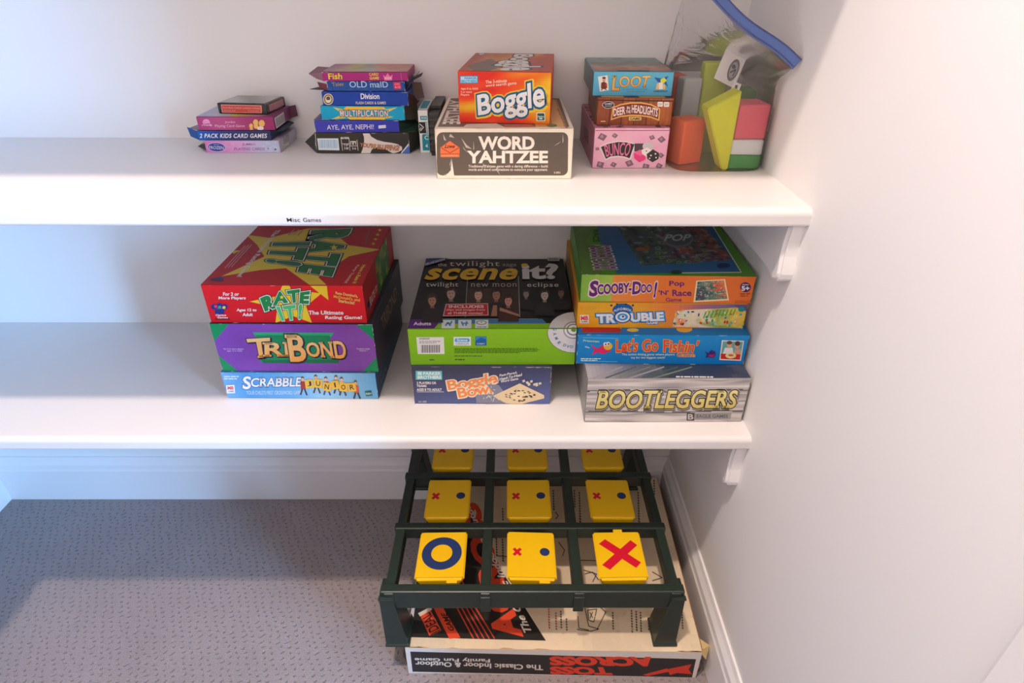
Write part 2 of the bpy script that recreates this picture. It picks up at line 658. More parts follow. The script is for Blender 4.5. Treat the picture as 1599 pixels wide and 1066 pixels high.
def shelf_profile(z):
    pts = [(0.0, z), (0.0, z - TS)]
    f = -DS if z < 1 else -0.38
    r2 = 0.004
    for k in range(5):
        a = R(-90 - 22.5 * k)
        pts.append((f + r2 + r2 * math.cos(a), z - TS + r2 + r2 * math.sin(a)))
    r1 = 0.0085
    for k in range(7):
        a = R(180 - 15 * k)
        pts.append((f + r1 + r1 * math.cos(a), z - r1 + r1 * math.sin(a)))
    return pts
def cleat_bm(ztop, hh):
    f = -0.343
    pts = [(0.0, ztop), (0.0, ztop - hh + .006)]
    pts += [(f + 0.040, ztop - hh + .006), (f + .032, ztop - hh + .004), (f + .022, ztop - hh + .0005), (f + .014, ztop - hh)]
    pts += [(f + .007, ztop - hh + .002), (f + .002, ztop - hh + .007), (f + .0005, ztop - hh + .014), (f + .0015, ztop - hh + .024),
            (f + .0035, ztop - hh + .038), (f + .0035, ztop - .025), (f + .001, ztop - .010), (f, ztop)]
    return pts
for z, lab in ((Z1, 'white painted closet shelf carrying the small card boxes and word games'),
               (Z2, 'white painted closet shelf carrying the large party game boxes'),
               (Z0, 'white painted closet shelf above the frame of the picture')):
    t = thing('closet_shelf', lab, 'shelf', (0, 0, z - TS))
    o = link_mesh('shelf_board', bm_prism([(y, zz - (z - TS)) for y, zz in shelf_profile(z)], 'x', XL, XR), SHELF, t)
    bb = bm_prism([(XL - y, zz - (z - TS)) for y, zz in shelf_profile(z)], 'y', (-DS if z < 1 else -0.38) - 0.0005, -1.3)
    link_mesh('return_board', bb, SHELF, t)
    hh = 0.081 if z == Z1 else 0.088
    bb = bm_prism(cleat_bm(0.0, hh), 'x', XR - .020, XR)
    es = [e for e in bb.edges if abs(e.verts[0].co.x - (XR - .020)) < 1e-6 and abs(e.verts[1].co.x - (XR - .020)) < 1e-6]
    bmesh.ops.bevel(bb, geom=es, offset=0.004, segments=3, affect='EDGES')
    link_mesh('support_cleat', bb, TRIM, t)
    link_mesh('support_cleat', bm_box(XL, XR - .02, -.018, 0, -.06, 0, .001), TRIM, t)

# printed label on the upper shelf's edge
lw, lh = 0.052, 0.0105
lt = thing('shelf_label', 'small label reading Misc Games on the upper shelf edge', 'label', (-0.2475, -DS - 0.0001, Z1 - TS + 0.0038))
link_mesh('label_tape', bm_box(-lw/2, lw/2, -0.0004, 0, 0, lh - .0015), SHELF, lt)
a = Art(lt, (lw, .001, lh), 'front', [(444, 339), (503, 339), (503, 352), (444, 352)], base=0.0006)
a.part('label_lettering').text('Misc', (450, 342.6, 468, 348.8), (45, 45, 52), bold=.012).text('Games', (472, 342.6, 496.5, 348.8), (45, 45, 52), bold=.012)
a.done()

# ------------------------------------------------------------------ upper shelf, stack of card boxes on the left
GA = 'card boxes in the leftmost stack'
KA = (280, 135, 190 / 1599)
W_ = (238, 234, 232)
# pink and silver jumbo cards
D = (0.1141, 0.085, 0.0184)
t = tuck_box('card_box', 'pink to silver card box at the bottom of the leftmost card stack', (-0.4107, -0.0952, Z1), 0.4, D, (196, 178, 200), group=GA)
a = Art(t, D, 'front', [(318.1, 219.3), (435.1, 219.4), (438.7, 238.4), (322.9, 238.4)], KA)
nz = value_noise(11)
a.part('front_print').fill(lambda u, v: lerp(ramp([(0, (196, 110, 165)), (.45, (205, 150, 195)), (.75, (180, 180, 215)), (1, (165, 180, 205))], u), (235, 235, 245), .35 * max(0, nz(u * 24, v * 5) - .5) * 2 * u), 40, 6)
a.part('emblem').ell(490, 797, 122, 60, (190, 170, 215), 4).ell(490, 797, 112, 54, (52, 62, 130), 4)
a.part('title_lettering').text('FROZEN', [(392, 782), (588, 786), (585, 826), (396, 820)], (215, 225, 240), bold=.02, grow=.15)
a.text('Disney', (455, 756, 525, 774), (200, 212, 235))
a.text('JUMBO', (830, 746, 1002, 780), (112, 72, 122), bold=.01, serif=.04)
a.text('PLAYING CARDS', (724, 802, 1125, 836), (112, 72, 122), bold=.01, serif=.04)
a.part('front_print').ell(1265, 825, 14, 10, (70, 70, 95)).ell(1170, 815, 9, 14, (120, 130, 170))
a.done()
a = Art(t, D, 'right', [(435.1, 219.4), (460.3, 199.7), (463.4, 217.5), (438.7, 238.4)])
a.part('end_print').fill((176, 178, 186)).rect(441, 213, 451, 227, (200, 200, 202))
for i in range(7):
    a.poly([(441.5 + i * 1.3, 215 - i), (442.1 + i * 1.3, 214.6 - i), (443.2 + i * 1.3, 226 - i), (442.6 + i * 1.3, 226.4 - i)], (85, 85, 90))
a.done()
w, d, h = D
flap(t, [(-w/2, .004, .001), (-w/2, .07, .001), (-w/2 - .016, .062, .007), (-w/2 - .018, .014, .006)], (96, 92, 96), name='tuck_flap')
flap(t, [(-w/2, .002, h - .002), (-w/2, .03, h - .002), (-w/2 - .007, .026, h - .007), (-w/2 - .006, .006, h - .008)], (150, 148, 156), name='tuck_flap')
# navy two pack
D = (0.1112, 0.085, 0.0148)
t = tuck_box('card_box', 'navy blue card box with white lettering, second from bottom of leftmost stack', (-0.4196, -0.095, 0.8462), 0.4, D, (38, 52, 92), group=GA)
a = Art(t, D, 'front', [(306.5, 203.7), (421.5, 203.7), (424.5, 219.3), (310.5, 219.3)], KA)
a.part('front_print').fill(lambda u, v: ramp([(0, (22, 92, 168)), (.12, (24, 74, 150)), (.4, (38, 52, 108)), (1, (40, 44, 84))], u), 30, 2)
a.part('title_lettering').text('2 PACK KIDS CARD GAMES', (272, 618, 1152, 676), (236, 236, 240), bold=.045, spacing=1.12, slant=.006)
a.done()
w, d, h = D
flap(t, [(-w/2, .002, .0005), (-w/2, .002, h - .001), (-w/2 - .020, .016, h + .0015), (-w/2 - .017, .014, .003)], (20, 78, 150), name='tuck_flap')
flap(t, [(-w/2, .004, h - .0008), (-w/2, .08, h - .0008), (-w/2 - .012, .074, h - .002), (-w/2 - .019, .020, h - .001)], (138, 116, 132), name='tuck_flap')
flap(t, [(w/2, .004, h - .0012), (w/2, .08, h - .0012), (w/2 + .014, .075, h - .004), (w/2 + .014, .018, h - .004)], (46, 62, 74), name='tuck_flap')
# plum jumbo cards
D = (0.1151, 0.085, 0.0197)
t = tuck_box('card_box', 'plum card box with a barcode on its end in the leftmost stack', (-0.4142, -0.093, 0.8609), 0.5, D, (150, 62, 112), group=GA)
a = Art(t, D, 'front', [(305.6, 182.2), (425.7, 182.2), (429.8, 203.3), (310.9, 203.4)], KA)
a.part('front_print').fill(lambda u, v: lerp((142, 42, 96), (168, 74, 122), .5 + .5 * math.sin(u * 5)), 24, 2)
a.ell(355, 455, 42, 26, (226, 160, 196)).ell(355, 468, 52, 20, (214, 130, 178)).line([(300, 520), (330, 470), (390, 470), (425, 520)], 10, (206, 140, 180))
a.part('title_lettering').text('Disney', (325, 492, 432, 524), (238, 208, 226), bold=.02)
a.text('Jumbo', (602, 452, 738, 488), (226, 178, 204)).text('Playing Card Game', (470, 500, 862, 542), (230, 184, 208), bold=.006)
a.part('front_print')
for x, y, r in ((1005, 470, 34), (1085, 485, 40), (945, 515, 26), (1010, 520, 30), (950, 555, 22)):
    a.ell(x, y, r, r * 1.15, (222, 176, 96))
a.ell(1068, 548, 44, 26, (216, 206, 206))
a.done()
a = Art(t, D, 'right', [(425.7, 182.2), (451.9, 164.9), (455.4, 184.7), (429.8, 203.3)])
a.part('end_print').fill((124, 58, 92)).poly([(428, 184.5), (442.5, 174.7), (445, 190.5), (431.5, 200.5)], (214, 208, 208))
for i in range(8):
    x = 430.2 + i * 1.55; y = 185.2 - i * 1.02
    a.poly([(x, y), (x + .8, y - .5), (x + 2.6, y + 12), (x + 1.8, y + 12.5)], (92, 84, 90))
a.done()
a = Art(t, D, 'top', [(340.5, 164.9), (451.9, 164.9), (425.7, 182.2), (305.6, 182.2)])
nz2 = value_noise(5)
a.part('cover_print').fill(lambda u, v: ramp([(0, (150, 160, 190)), (.4, (186, 176, 186)), (.55, (196, 186, 70)), (.75, (180, 120, 150)), (1, (120, 60, 90))], min(1, max(0, u + .25 * (nz2(u * 6, v * 5) - .5)))), 24, 14)
a.done()
flap(t, [(w/2 + .002, .083, .001), (w/2 + .002, .083, .019), (w/2 + .012, .0845, .021), (w/2 + .013, .0845, .004)], (98, 48, 70), name='tuck_flap')
# black framed clear case
D = (0.0783, 0.066, 0.0158)
w, d, h = D
t = thing('card_case', 'small black-edged clear card case on top of the leftmost stack', 'card case', (-0.4066, -0.077, 0.8806), -7, GA)
link_mesh('case_body', bm_box(-w/2, w/2, 0, d, 0, h, .002, 3), mat('case_black', (40, 38, 40), .22, .03), t)
a = Art(t, D, 'front', [(337.8, 160.7), (414.6, 162.8), (417.9, 179.9), (341.8, 177.7)], KA)
a.part('paper_label').poly([(548, 236), (1082, 248), (1086, 350), (562, 342)], (216, 150, 128)).poly([(558, 246), (1070, 257), (1074, 342), (572, 334)], (184, 68, 66))
a.part('label_lettering').text('PLAYING CARDS CASINO POKER', [(578, 268), (1062, 280), (1062, 300), (578, 288)], (232, 178, 156)).text('BRIDGE SIZE', [(585, 306), (740, 310), (740, 326), (585, 322)], (222, 150, 130)).text('STANDARD', [(905, 312), (1055, 316), (1055, 332), (905, 328)], (222, 150, 130))
a.done()
a = Art(t, D, 'top', [(371.5, 148.5), (444.1, 150.3), (414.6, 162.8), (337.8, 160.7)])
a.part('clear_lid').m = .004
a.fill(lambda u, v: lerp((138, 134, 132), (176, 172, 168), .5 + .5 * math.sin(6 * u + 3 * v)), 12, 8)
a.done()
a = Art(t, D, 'right', [(414.6, 162.8), (444.1, 150.3), (447.0, 166.6), (417.9, 179.9)])
a.part('side_label').poly([(419, 163.5), (441, 154), (443, 164), (421, 174)], (172, 116, 122))
a.done()

# ------------------------------------------------------------------ upper shelf, six flat card boxes
GB = 'card boxes in the six-high stack'
KB = (465, 85, 225 / 1454)
# black and white bluffing game
D = (0.1437, 0.095, 0.031)
w, d, h = D
t = tuck_box('card_box', 'black and white card box with barcode at the bottom of the six-high stack', (-0.225, -0.0992, Z1), 0.4, D, (46, 44, 40), group=GB)
a = Art(t, D, 'front', [(490.5, 208.8), (639, 208.8), (639.9, 239.8), (494.4, 239.8)], KB)
a.part('front_print').fill((46, 44, 39))
a.poly([(660, 800), (725, 800), (745, 835), (800, 868), (870, 886), (950, 896), (1010, 910), (1050, 935), (1050, 965), (1010, 985), (955, 1000), (930, 985), (880, 955), (830, 940), (780, 942), (745, 960), (725, 1000), (632, 1000), (655, 950), (672, 880), (672, 840)], (206, 198, 190))
a.poly([(1030, 1000), (1135, 1000), (1118, 905)], (70, 104, 178)).poly([(1030, 1000), (1042, 1000), (1122, 915), (1118, 900)], (214, 214, 220))
a.line([(182, 805), (190, 998)], 4, (206, 200, 190))
for pts in ([(440, 850), (450, 970)], [(520, 850), (525, 970)], [(600, 866), (606, 970)], [(436, 850), (522, 850)], [(448, 905), (520, 905)], [(525, 925), (600, 925)]):
    a.line(pts, 5, (212, 206, 198))
a.text('7 UP', (466, 908, 508, 928), (214, 208, 200), bold=.03).text('7-99', (466, 938, 510, 962), (214, 208, 200), bold=.03).text('3-6', (548, 938, 586, 960), (214, 208, 200), bold=.02)
a.text('MG TOYS', (438, 838, 520, 860), (214, 208, 200), bold=.03)
a.rect(532, 878, 590, 914, (200, 194, 186)).rect(540, 886, 552, 914, (46, 44, 39)).rect(566, 892, 582, 914, (46, 44, 39))
a.part('barcode_label').poly([(200, 852), (412, 852), (420, 968), (210, 964)], (206, 216, 222))
for i in range(15):
    x = 218 + i * 12.5
    a.rect(x, 866, x + 4 + (i * 7 % 5), 946, (120, 160, 190)); a.lay -= LAYER
a.lay += LAYER
a.part('title_lettering').text("YOU'RE BLUFFING!", [(632, 892), (1030, 918), (1012, 972), (628, 930)], (196, 130, 88), bold=.05, out=[(.05, (64, 40, 30))], arc=-.12)
a.part('front_print').scuff(14, 3, (188, 182, 172)); a.done()
flap(t, [(-w/2, .002, .0005), (-w/2, .002, h - .0015), (-w/2 - .021, .020, h * .42)], (52, 49, 44), name='tuck_flap')
flap(t, [(-w/2, .090, .0005), (-w/2, .090, h - .0015), (-w/2 - .021, .020, h * .42)], (40, 38, 34), name='tuck_flap')
flap(t, [(w/2, .002, .001), (w/2, .002, h - .001), (w/2 + .012, .028, h - .003), (w/2 + .013, .028, .006)], (38, 40, 34), name='tuck_flap')
# blue violet
D = (0.1267, 0.09, 0.0175)
w, d, h = D
t = tuck_box('card_box', 'violet-blue card box with white capitals, second from bottom of six-high stack', (-0.2305, -0.097, 0.8588), 1.5, D, (52, 56, 150), group=GB)
a = Art(t, D, 'front', [(491, 191), (622.8, 190), (623.6, 206.5), (493.6, 207.3)], KB)
a.part('front_print').fill(lambda u, v: lerp((58, 58, 165), (44, 52, 160), u), 8, 1)
a.part('title_lettering').text('AYE, AYE, NEPHI!', [(296, 722), (764, 714), (764, 764), (298, 770)], (228, 228, 240), bold=.012)
a.part('publisher_logo').poly([(812, 724), (888, 718), (888, 746), (812, 752)], (216, 216, 230))
a.part('front_print').scuff(10, 4); a.done()
flap(t, [(-w/2, .004, h - .001), (-w/2, .084, h - .001), (-w/2 - .002, .06, h + .0002), (-w/2 - .003, .01, h - .001)], (128, 122, 150), name='tuck_flap')
flap(t, [(w/2, .002, .0008), (w/2, .002, h - .001), (w/2 + .009, .03, h - .004), (w/2 + .018, .034, .002)], (30, 60, 48), name='tuck_flap')
flap(t, [(w/2, .002, .0005), (w/2, .07, .0005), (w/2 + .025, .06, .004), (w/2 + .023, .012, -.001)], (34, 66, 52), name='tuck_flap')
# cyan multiplication
D = (0.1257, 0.09, 0.02)
w, d, h = D
t = tuck_box('card_box', 'cyan and yellow multiplication flash card box in the six-high stack', (-0.2202, -0.094, 0.8763), -1.0, D, (0, 150, 190), group=GB)
a = Art(t, D, 'front', [(500.6, 167.8), (631, 167), (633, 188), (501.4, 187)], KB)
a.part('front_print').fill((4, 152, 190))
a.poly([(480, 534), (850, 530), (880, 560), (440, 572)], (236, 196, 60)).poly([(350, 545), (490, 570), (420, 590)], (236, 206, 80)).poly([(870, 560), (1000, 540), (900, 585)], (236, 206, 80))
a.poly([(510, 660), (860, 664), (880, 632), (470, 630)], (236, 196, 60)).poly([(320, 655), (430, 612), (470, 640)], (236, 206, 80)).poly([(880, 618), (960, 632), (880, 645)], (236, 206, 80))
a.part('title_lettering').text('MULTIPLICATION', (412, 570, 900, 630), (240, 232, 226), bold=.05, out=[(.10, (84, 40, 36))], spacing=1.12, serif=.02, arc=.03)
a.part('front_print').scuff(8, 6); a.done()
flap(t, [(w/2, .002, .001), (w/2, .002, h - .001), (w/2 + .014, .03, h + .004), (w/2 + .017, .034, -.006)], (58, 56, 44), name='tuck_flap')
flap(t, [(w/2, .01, h - .0015), (w/2, .08, h - .0015), (w/2 + .013, .07, h - .004), (w/2 + .012, .03, h - .005)], (110, 76, 62), name='tuck_flap')
# royal blue division
D = (0.1279, 0.09, 0.0195)
w, d, h = D
t = tuck_box('card_box', 'royal blue division flash card box with round gold seal', (-0.2148, -0.091, 0.8963), -0.8, D, (16, 58, 150), group=GB)
a = Art(t, D, 'front', [(501.4, 144.6), (637.5, 145.4), (637.5, 165.5), (504.5, 164.7)], KB)
a.part('front_print').fill((14, 58, 152))
a.part('round_seal').ell(307, 456, 52, 54, (202, 184, 140)).ell(307, 456, 42, 44, (28, 36, 70)).ell(307, 456, 34, 36, (198, 182, 150)).ell(307, 448, 20, 18, (90, 62, 44)).rect(288, 464, 326, 484, (226, 216, 196))
a.part('title_lettering').text('Division', (636, 402, 826, 456), (240, 240, 244), bold=.045).text('FLASH CARDS & GAMES', (585, 478, 888, 504), (214, 200, 170), bold=.03, spacing=1.1)
a.part('front_print').scuff(12, 9); a.done()
flap(t, [(w/2, .004, .0005), (w/2, .004, h - .001), (w/2 + .006, .02, h - .008), (w/2 + .010, .03, .0)], (60, 42, 36), name='tuck_flap')
flap(t, [(w/2, .05, .0005), (w/2, .05, h + .006), (w/2 + .012, .062, h + .004), (w/2 + .015, .066, .0)], (120, 108, 104), name='tuck_flap')
# dark blue card game
D = (0.1152, 0.085, 0.0139)
w, d, h = D
t = tuck_box('card_box', 'dark blue card box with small red badge, second from top of six-high stack', (-0.2123, -0.087, 0.9158), -0.8, D, (24, 66, 136), group=GB)
a = Art(t, D, 'front', [(510, 129), (633, 129), (632, 143), (511.4, 142.3)], KB)
nz = value_noise(8)
a.part('front_print').fill(lambda u, v: lerp((22, 66, 136), (44, 92, 160), nz(u * 30, v * 4) * (1 - v)), 40, 6)
a.text('Tales', [(340, 296), (458, 292), (455, 324), (345, 328)], (150, 128, 76), bold=.03)
a.part('badge').poly([(962, 292), (1040, 288), (1042, 352), (966, 356)], (204, 40, 84)).text('AGES', (975, 300, 1028, 316), (236, 150, 170), bold=.03).text('4-10', (975, 326, 1032, 344), (240, 190, 200), bold=.03)
a.part('title_lettering').text('OLD maID', (516, 284, 906, 338), (190, 214, 234), bold=.004)
a.part('front_print').scuff(12, 12); a.done()
flap(t, [(-w/2, .004, .0005), (-w/2, .07, .0005), (-w/2 - .028, .030, -.001), (-w/2 - .030, .012, .0005)], (50, 42, 38), name='tuck_flap')
flap(t, [(-w/2, .002, .0005), (-w/2, .002, h * .7), (-w/2 - .018, .016, h * .75), (-w/2 - .016, .016, .003)], (124, 50, 64), name='tuck_flap')
flap(t, [(w/2, .004, .001), (w/2, .03, .002), (w/2 + .017, .038, h + .009), (w/2 + .013, .02, h + .004)], (66, 60, 76), name='tuck_flap')
flap(t, [(w/2 + .004, .02, h - .003), (w/2 + .004, .07, h - .003), (w/2 + .019, .06, h + .004), (w/2 + .020, .036, h + .003)], (44, 44, 70), name='tuck_flap')
# magenta fish
D = (0.1254, 0.084, 0.0125)
w, d, h = D
t = tuck_box('card_box', 'magenta card box with yellow lettering on top of the six-high stack', (-0.2123, -0.086, 0.9297), 0.8, D, (150, 44, 112), group=GB)
a = Art(t, D, 'front', [(502, 112), (636.8, 112.9), (636.8, 126.8), (504.5, 126.8)], KB)
a.part('front_print').fill((154, 34, 112)).line([(1045, 185), (1050, 268)], 4, (190, 100, 150))
a.part('title_lettering').text('Fish', [(308, 190), (460, 186), (460, 252), (318, 252)], (238, 206, 74), bold=.05, out=[(.05, (92, 20, 64))], arc=.03)
a.text('CARD', (734, 186, 828, 216), (238, 200, 66), bold=.06).text('GAME', (738, 224, 832, 254), (238, 200, 66), bold=.06)
a.part('crown_emblem').poly([(872, 206), (895, 224), (918, 186), (938, 222), (966, 204), (956, 262), (884, 262)], (232, 120, 168)).text('KIDS', (890, 230, 952, 250), (250, 224, 236), bold=.03)
a.part('front_print').scuff(10, 15); a.done()
a = Art(t, D, 'top', [(522.5, 100.0), (647.0, 100.0), (636.4, 112.5), (501.9, 112.4)])
nz = value_noise(21); nz3 = value_noise(22)
a.part('cover_print').fill(lambda u, v: lerp(ramp([(0, (150, 90, 130)), (.2, (170, 150, 110)), (.38, (172, 170, 84)), (.5, (146, 160, 158)), (.7, (206, 130, 100)), (1, (176, 120, 112))], min(1, max(0, u + .3 * (nz(u * 7, v * 5) - .5)))), (120, 110, 130), .5 * nz3(u * 12, v * 9)), 40, 22)
a.scuff(8, 17); a.done()
flap(t, [(-w/2, .002, h - .001), (-w/2, .05, h - .001), (-w/2 - .016, .044, h + .001), (-w/2 - .022, .012, h - .004)], (124, 86, 100), name='tuck_flap')
flap(t, [(-w/2, .002, .0005), (-w/2, .002, h - .001), (-w/2 - .022, .012, h - .004), (-w/2 - .010, .008, .002)], (136, 98, 108), name='tuck_flap')

# ------------------------------------------------------------------ slim card boxes standing on edge
D = (0.0150, 0.088, 0.0635)
t = tuck_box('card_box', 'slim white and teal card box standing on its edge', (-0.1302, -0.0955, Z1), 0.4, D, (206, 208, 204))
a = Art(t, D, 'front', [(652, 171.7), (668.6, 171.7), (671.5, 239), (656.9, 239)], KB)
a.part('front_print').fill((212, 212, 208))
a.poly([(1235, 625), (1308, 625), (1308, 668), (1240, 668)], (22, 128, 142)).poly([(1255, 820), (1330, 820), (1330, 970), (1262, 970)], (22, 130, 148))
a.poly([(1222, 690), (1290, 690), (1300, 805), (1232, 805)], (34, 34, 34)).line([(1232, 710), (1272, 744), (1240, 780)], 7, (226, 226, 222)).line([(1232, 770), (1250, 744)], 5, (226, 226, 222))
a.line([(1290, 690), (1302, 690), (1310, 812), (1262, 818)], 7, (22, 130, 148))
a.text('C', [(1278, 828), (1318, 828), (1322, 868), (1282, 868)], (214, 224, 224), bold=.03).poly([(1285, 930), (1308, 905), (1312, 945)], (214, 224, 224))
a.text('808', [(1246, 634), (1302, 634), (1302, 658), (1250, 658)], (198, 220, 220), bold=.02)
a.done()
a = Art(t, D, 'top', [(662.4, 154.1), (677.8, 154.1), (668.6, 171.7), (651.9, 171.7)])
a.part('edge_print').fill((208, 210, 206)).poly([(662, 157.5), (673.5, 157.5), (667, 169.5), (656, 169.5)], (34, 140, 158))
a.done()
D = (0.017, 0.105, 0.062)
w, d, h = D
t = thing('card_case', 'black ribbed card case standing between the teal box and cream word game', 'card case', (-0.1115, -0.112, Z1), 0)
link_mesh('case_body', bm_box(-w/2 + .001, w/2 - .001, .001, d, 0, h, .001), mat('case_dark', (44, 42, 40), .4), t)
for i in range(6):
    z = .006 + i * .0088
    link_mesh('rib', bm_box(-w/2, w/2, 0, d - .02, z, z + .0056, .0008, 1), mat('case_rib', (52, 50, 46), .35), t)
link_mesh('case_lid', bm_box(-w/2 + .0005, w/2 - .0005, .03, d, h, h + .006, .001), mat('case_dark', (44, 42, 40), .4), t)

# ------------------------------------------------------------------ word games
KD = (640, 65, 270 / 1279)
CREAM = (224, 212, 194)
BRN = (88, 78, 68)
D = (0.1824, 0.222, 0.0667)
t = lidded_box('game_box', 'worn cream and brown word game box under the bright orange box', 'game box', (-0.0073, -0.2289, Z1), 0.3, D, CREAM, lip=.002)
a = Art(t, D, 'front', [(678, 202.6), (895.9, 202.6), (892.3, 279.3), (683.3, 279.3)], KD)
a.part('front_print').fill(CREAM)
a.rect(200, 680, 1170, 990, BRN, r=42)
a.part('title_lettering').text('WORD', (508, 708, 922, 806), (234, 226, 212), bold=.075).text('YAHTZEE', (428, 812, 1022, 902), (234, 226, 212), bold=.075)
a.part('small_print').text('Traditional Yahtzee game with a daring difference \u2013 build', (434, 914, 1020, 938), (224, 214, 200), bold=.02)
a.text('words and word combinations to outscore your opponent.', (434, 938, 1020, 962), (224, 214, 200), bold=.02)
a.text('E 0951', (1068, 962, 1114, 976), (214, 204, 190), bold=.02)
a.part('publisher_logo').poly([(226, 790), (296, 742), (368, 790), (368, 858), (228, 858)], (228, 112, 62)).line([(232, 790), (298, 828), (364, 790)], 5, (120, 52, 32)).text('Lowe', (262, 766, 334, 794), (60, 34, 28), bold=.05, slant=.15)
a.line([(230, 836), (368, 836)], 4, (120, 52, 32)).text('E.S. LOWE CO.', (240, 840, 356, 850), (250, 196, 160), bold=.02)
a.part('front_print')
for pts in ([(310, 860), (300, 920), (330, 985), (250, 990), (310, 960), (296, 910)], [(246, 690), (270, 740), (252, 735)], [(380, 720), (420, 770), (460, 800), (415, 790)], [(470, 740), (476, 800), (470, 806)],
            [(300, 690), (330, 720), (290, 712)], [(1130, 690), (1136, 740), (1128, 760)], [(540, 900), (556, 920), (560, 950)], [(640, 930), (668, 985), (640, 950)], [(1060, 780), (1100, 760), (1120, 742)], [(390, 780), (430, 830), (400, 800)]):
    a.poly(pts, (176, 166, 152))
a.poly([(310, 870), (322, 940), (330, 995), (262, 1000), (305, 950)], (214, 204, 188))
a.scuff(26, 31, (196, 170, 138), .003); a.done()
a = Art(t, D, 'top', [(699.4, 151.2), (876.0, 151.4), (896.2, 200.4), (678.0, 200.2)], KD)
a.part('cover_print').fill(CREAM)
a.poly([(305, 420), (1105, 420), (1180, 632), (205, 632)], (92, 80, 68))
a.poly([(905, 430), (1085, 430), (1160, 632), (930, 632)], (186, 128, 74)).poly([(1010, 430), (1070, 430), (1140, 630), (1060, 630)], (204, 160, 98)).ell(1050, 622, 40, 12, (78, 104, 60))
a.poly([(420, 612), (640, 606), (700, 634), (390, 636)], (190, 178, 168)).poly([(700, 616), (900, 612), (930, 634), (700, 636)], (160, 92, 74))
a.part('cover_lettering').text('YAHTZEE', [(300, 436), (238, 612), (372, 612), (400, 436)], (214, 204, 190), bold=.06)
for k in range(5):
    a.line([(1090 + k * 14, 500 + k * 30), (1108 + k * 14, 522 + k * 30)], 12, (150, 96, 60))
a.part('cover_print').scuff(22, 33, (190, 166, 138), .003); a.done()
a = Art(t, D, 'left', [(699.4, 151.2), (678.0, 200.2), (682.9, 279.3), (702.6, 217.4)])
a.part('side_print').fill((200, 188, 170)); a.done()

D = (0.1223, 0.188, 0.0644)
t = lidded_box('game_box', 'bright orange and red word game box with white bubble lettering', 'game box', (-0.007, -0.2, 0.8945), -4.5, D, (214, 66, 34), lip=.0012, tray_col=(190, 60, 34))
a = Art(t, D, 'front', [(713.9, 110.4), (861.7, 113.5), (858.5, 194.2), (716.4, 191.2)], KD)
nz = value_noise(41)
def flame(u, v):
    s = nz(u * 3.2 + v * 2.0, v * 5 - u * 3)
    q = 0.75 * math.exp(-((v - .33 - .15 * u) / .16) ** 2) * (1 - u) + 1.35 * max(0, u - .3) * (1 - .8 * abs(v - .6)) + .45 * (s - .5)
    return ramp([(0, (206, 42, 26)), (.3, (224, 84, 26)), (.55, (240, 148, 28)), (.9, (248, 198, 44))], min(.9, max(0, q)))
a.part('front_print').fill(flame, 48, 26)
a.part('title_lettering').text('Boggle', [(495, 395), (992, 282), (1000, 540), (505, 592)], (240, 238, 236), bold=.05, out=[(.16, (244, 204, 62)), (.10, (20, 88, 122))], drop=(.012, -.03, (244, 204, 62)))
a.part('small_print').text('The 3-minute', [(560, 287), (718, 274), (718, 300), (560, 310)], (246, 222, 196), bold=.03).text('word search game', [(560, 316), (790, 294), (790, 322), (560, 340)], (246, 222, 196), bold=.03)
a.text('Ages 8 to Adult', (374, 338, 505, 358), (246, 214, 190), bold=.03).text('2 or more', (374, 362, 456, 378), (246, 214, 190), bold=.03).text('Players', (374, 384, 438, 402), (246, 214, 190), bold=.03)
a.part('publisher_logo').rect(368, 250, 504, 308, (40, 120, 170)).rect(374, 256, 498, 302, (176, 220, 234)).text('PARKER', (404, 260, 494, 278), (30, 130, 180), bold=.05).text('BROTHERS', (380, 282, 494, 300), (30, 130, 180), bold=.05)
a.part('maker_badge').rect(936, 524, 1000, 588, (230, 226, 214), r=5).rect(942, 530, 994, 582, (20, 84, 74), r=4).text('Hasbro', (946, 546, 990, 562), (220, 232, 226), bold=.03).ell(968, 570, 14, 5, (200, 220, 210))
a.done()
a = Art(t, D, 'top', [(740.3, 80.5), (866.8, 82.5), (861.7, 113.5), (713.9, 110.4)], KD)
nz = value_noise(45)
def bog_top(u, v):
    c = ramp([(0, (150, 66, 46)), (.35, (176, 108, 60)), (.6, (196, 142, 70)), (.85, (176, 74, 52)), (1, (160, 60, 48))], min(1, max(0, u + .5 * (nz(u * 5, v * 6) - .5))))
    if 1.2 * abs(u - .25) + .6 * abs(v - .25) < .25:
        c = lerp(c, (80, 76, 80), .75)
    return c
a.part('cover_print').fill(bog_top, 40, 30)
a.ell(520, 80, 20, 10, (172, 176, 180))
a.part('cover_lettering').text('Boggle', [(905, 84), (985, 215), (560, 215), (735, 84)], (206, 200, 198), bold=.075, out=[(.1, (54, 54, 58))])
a.done()

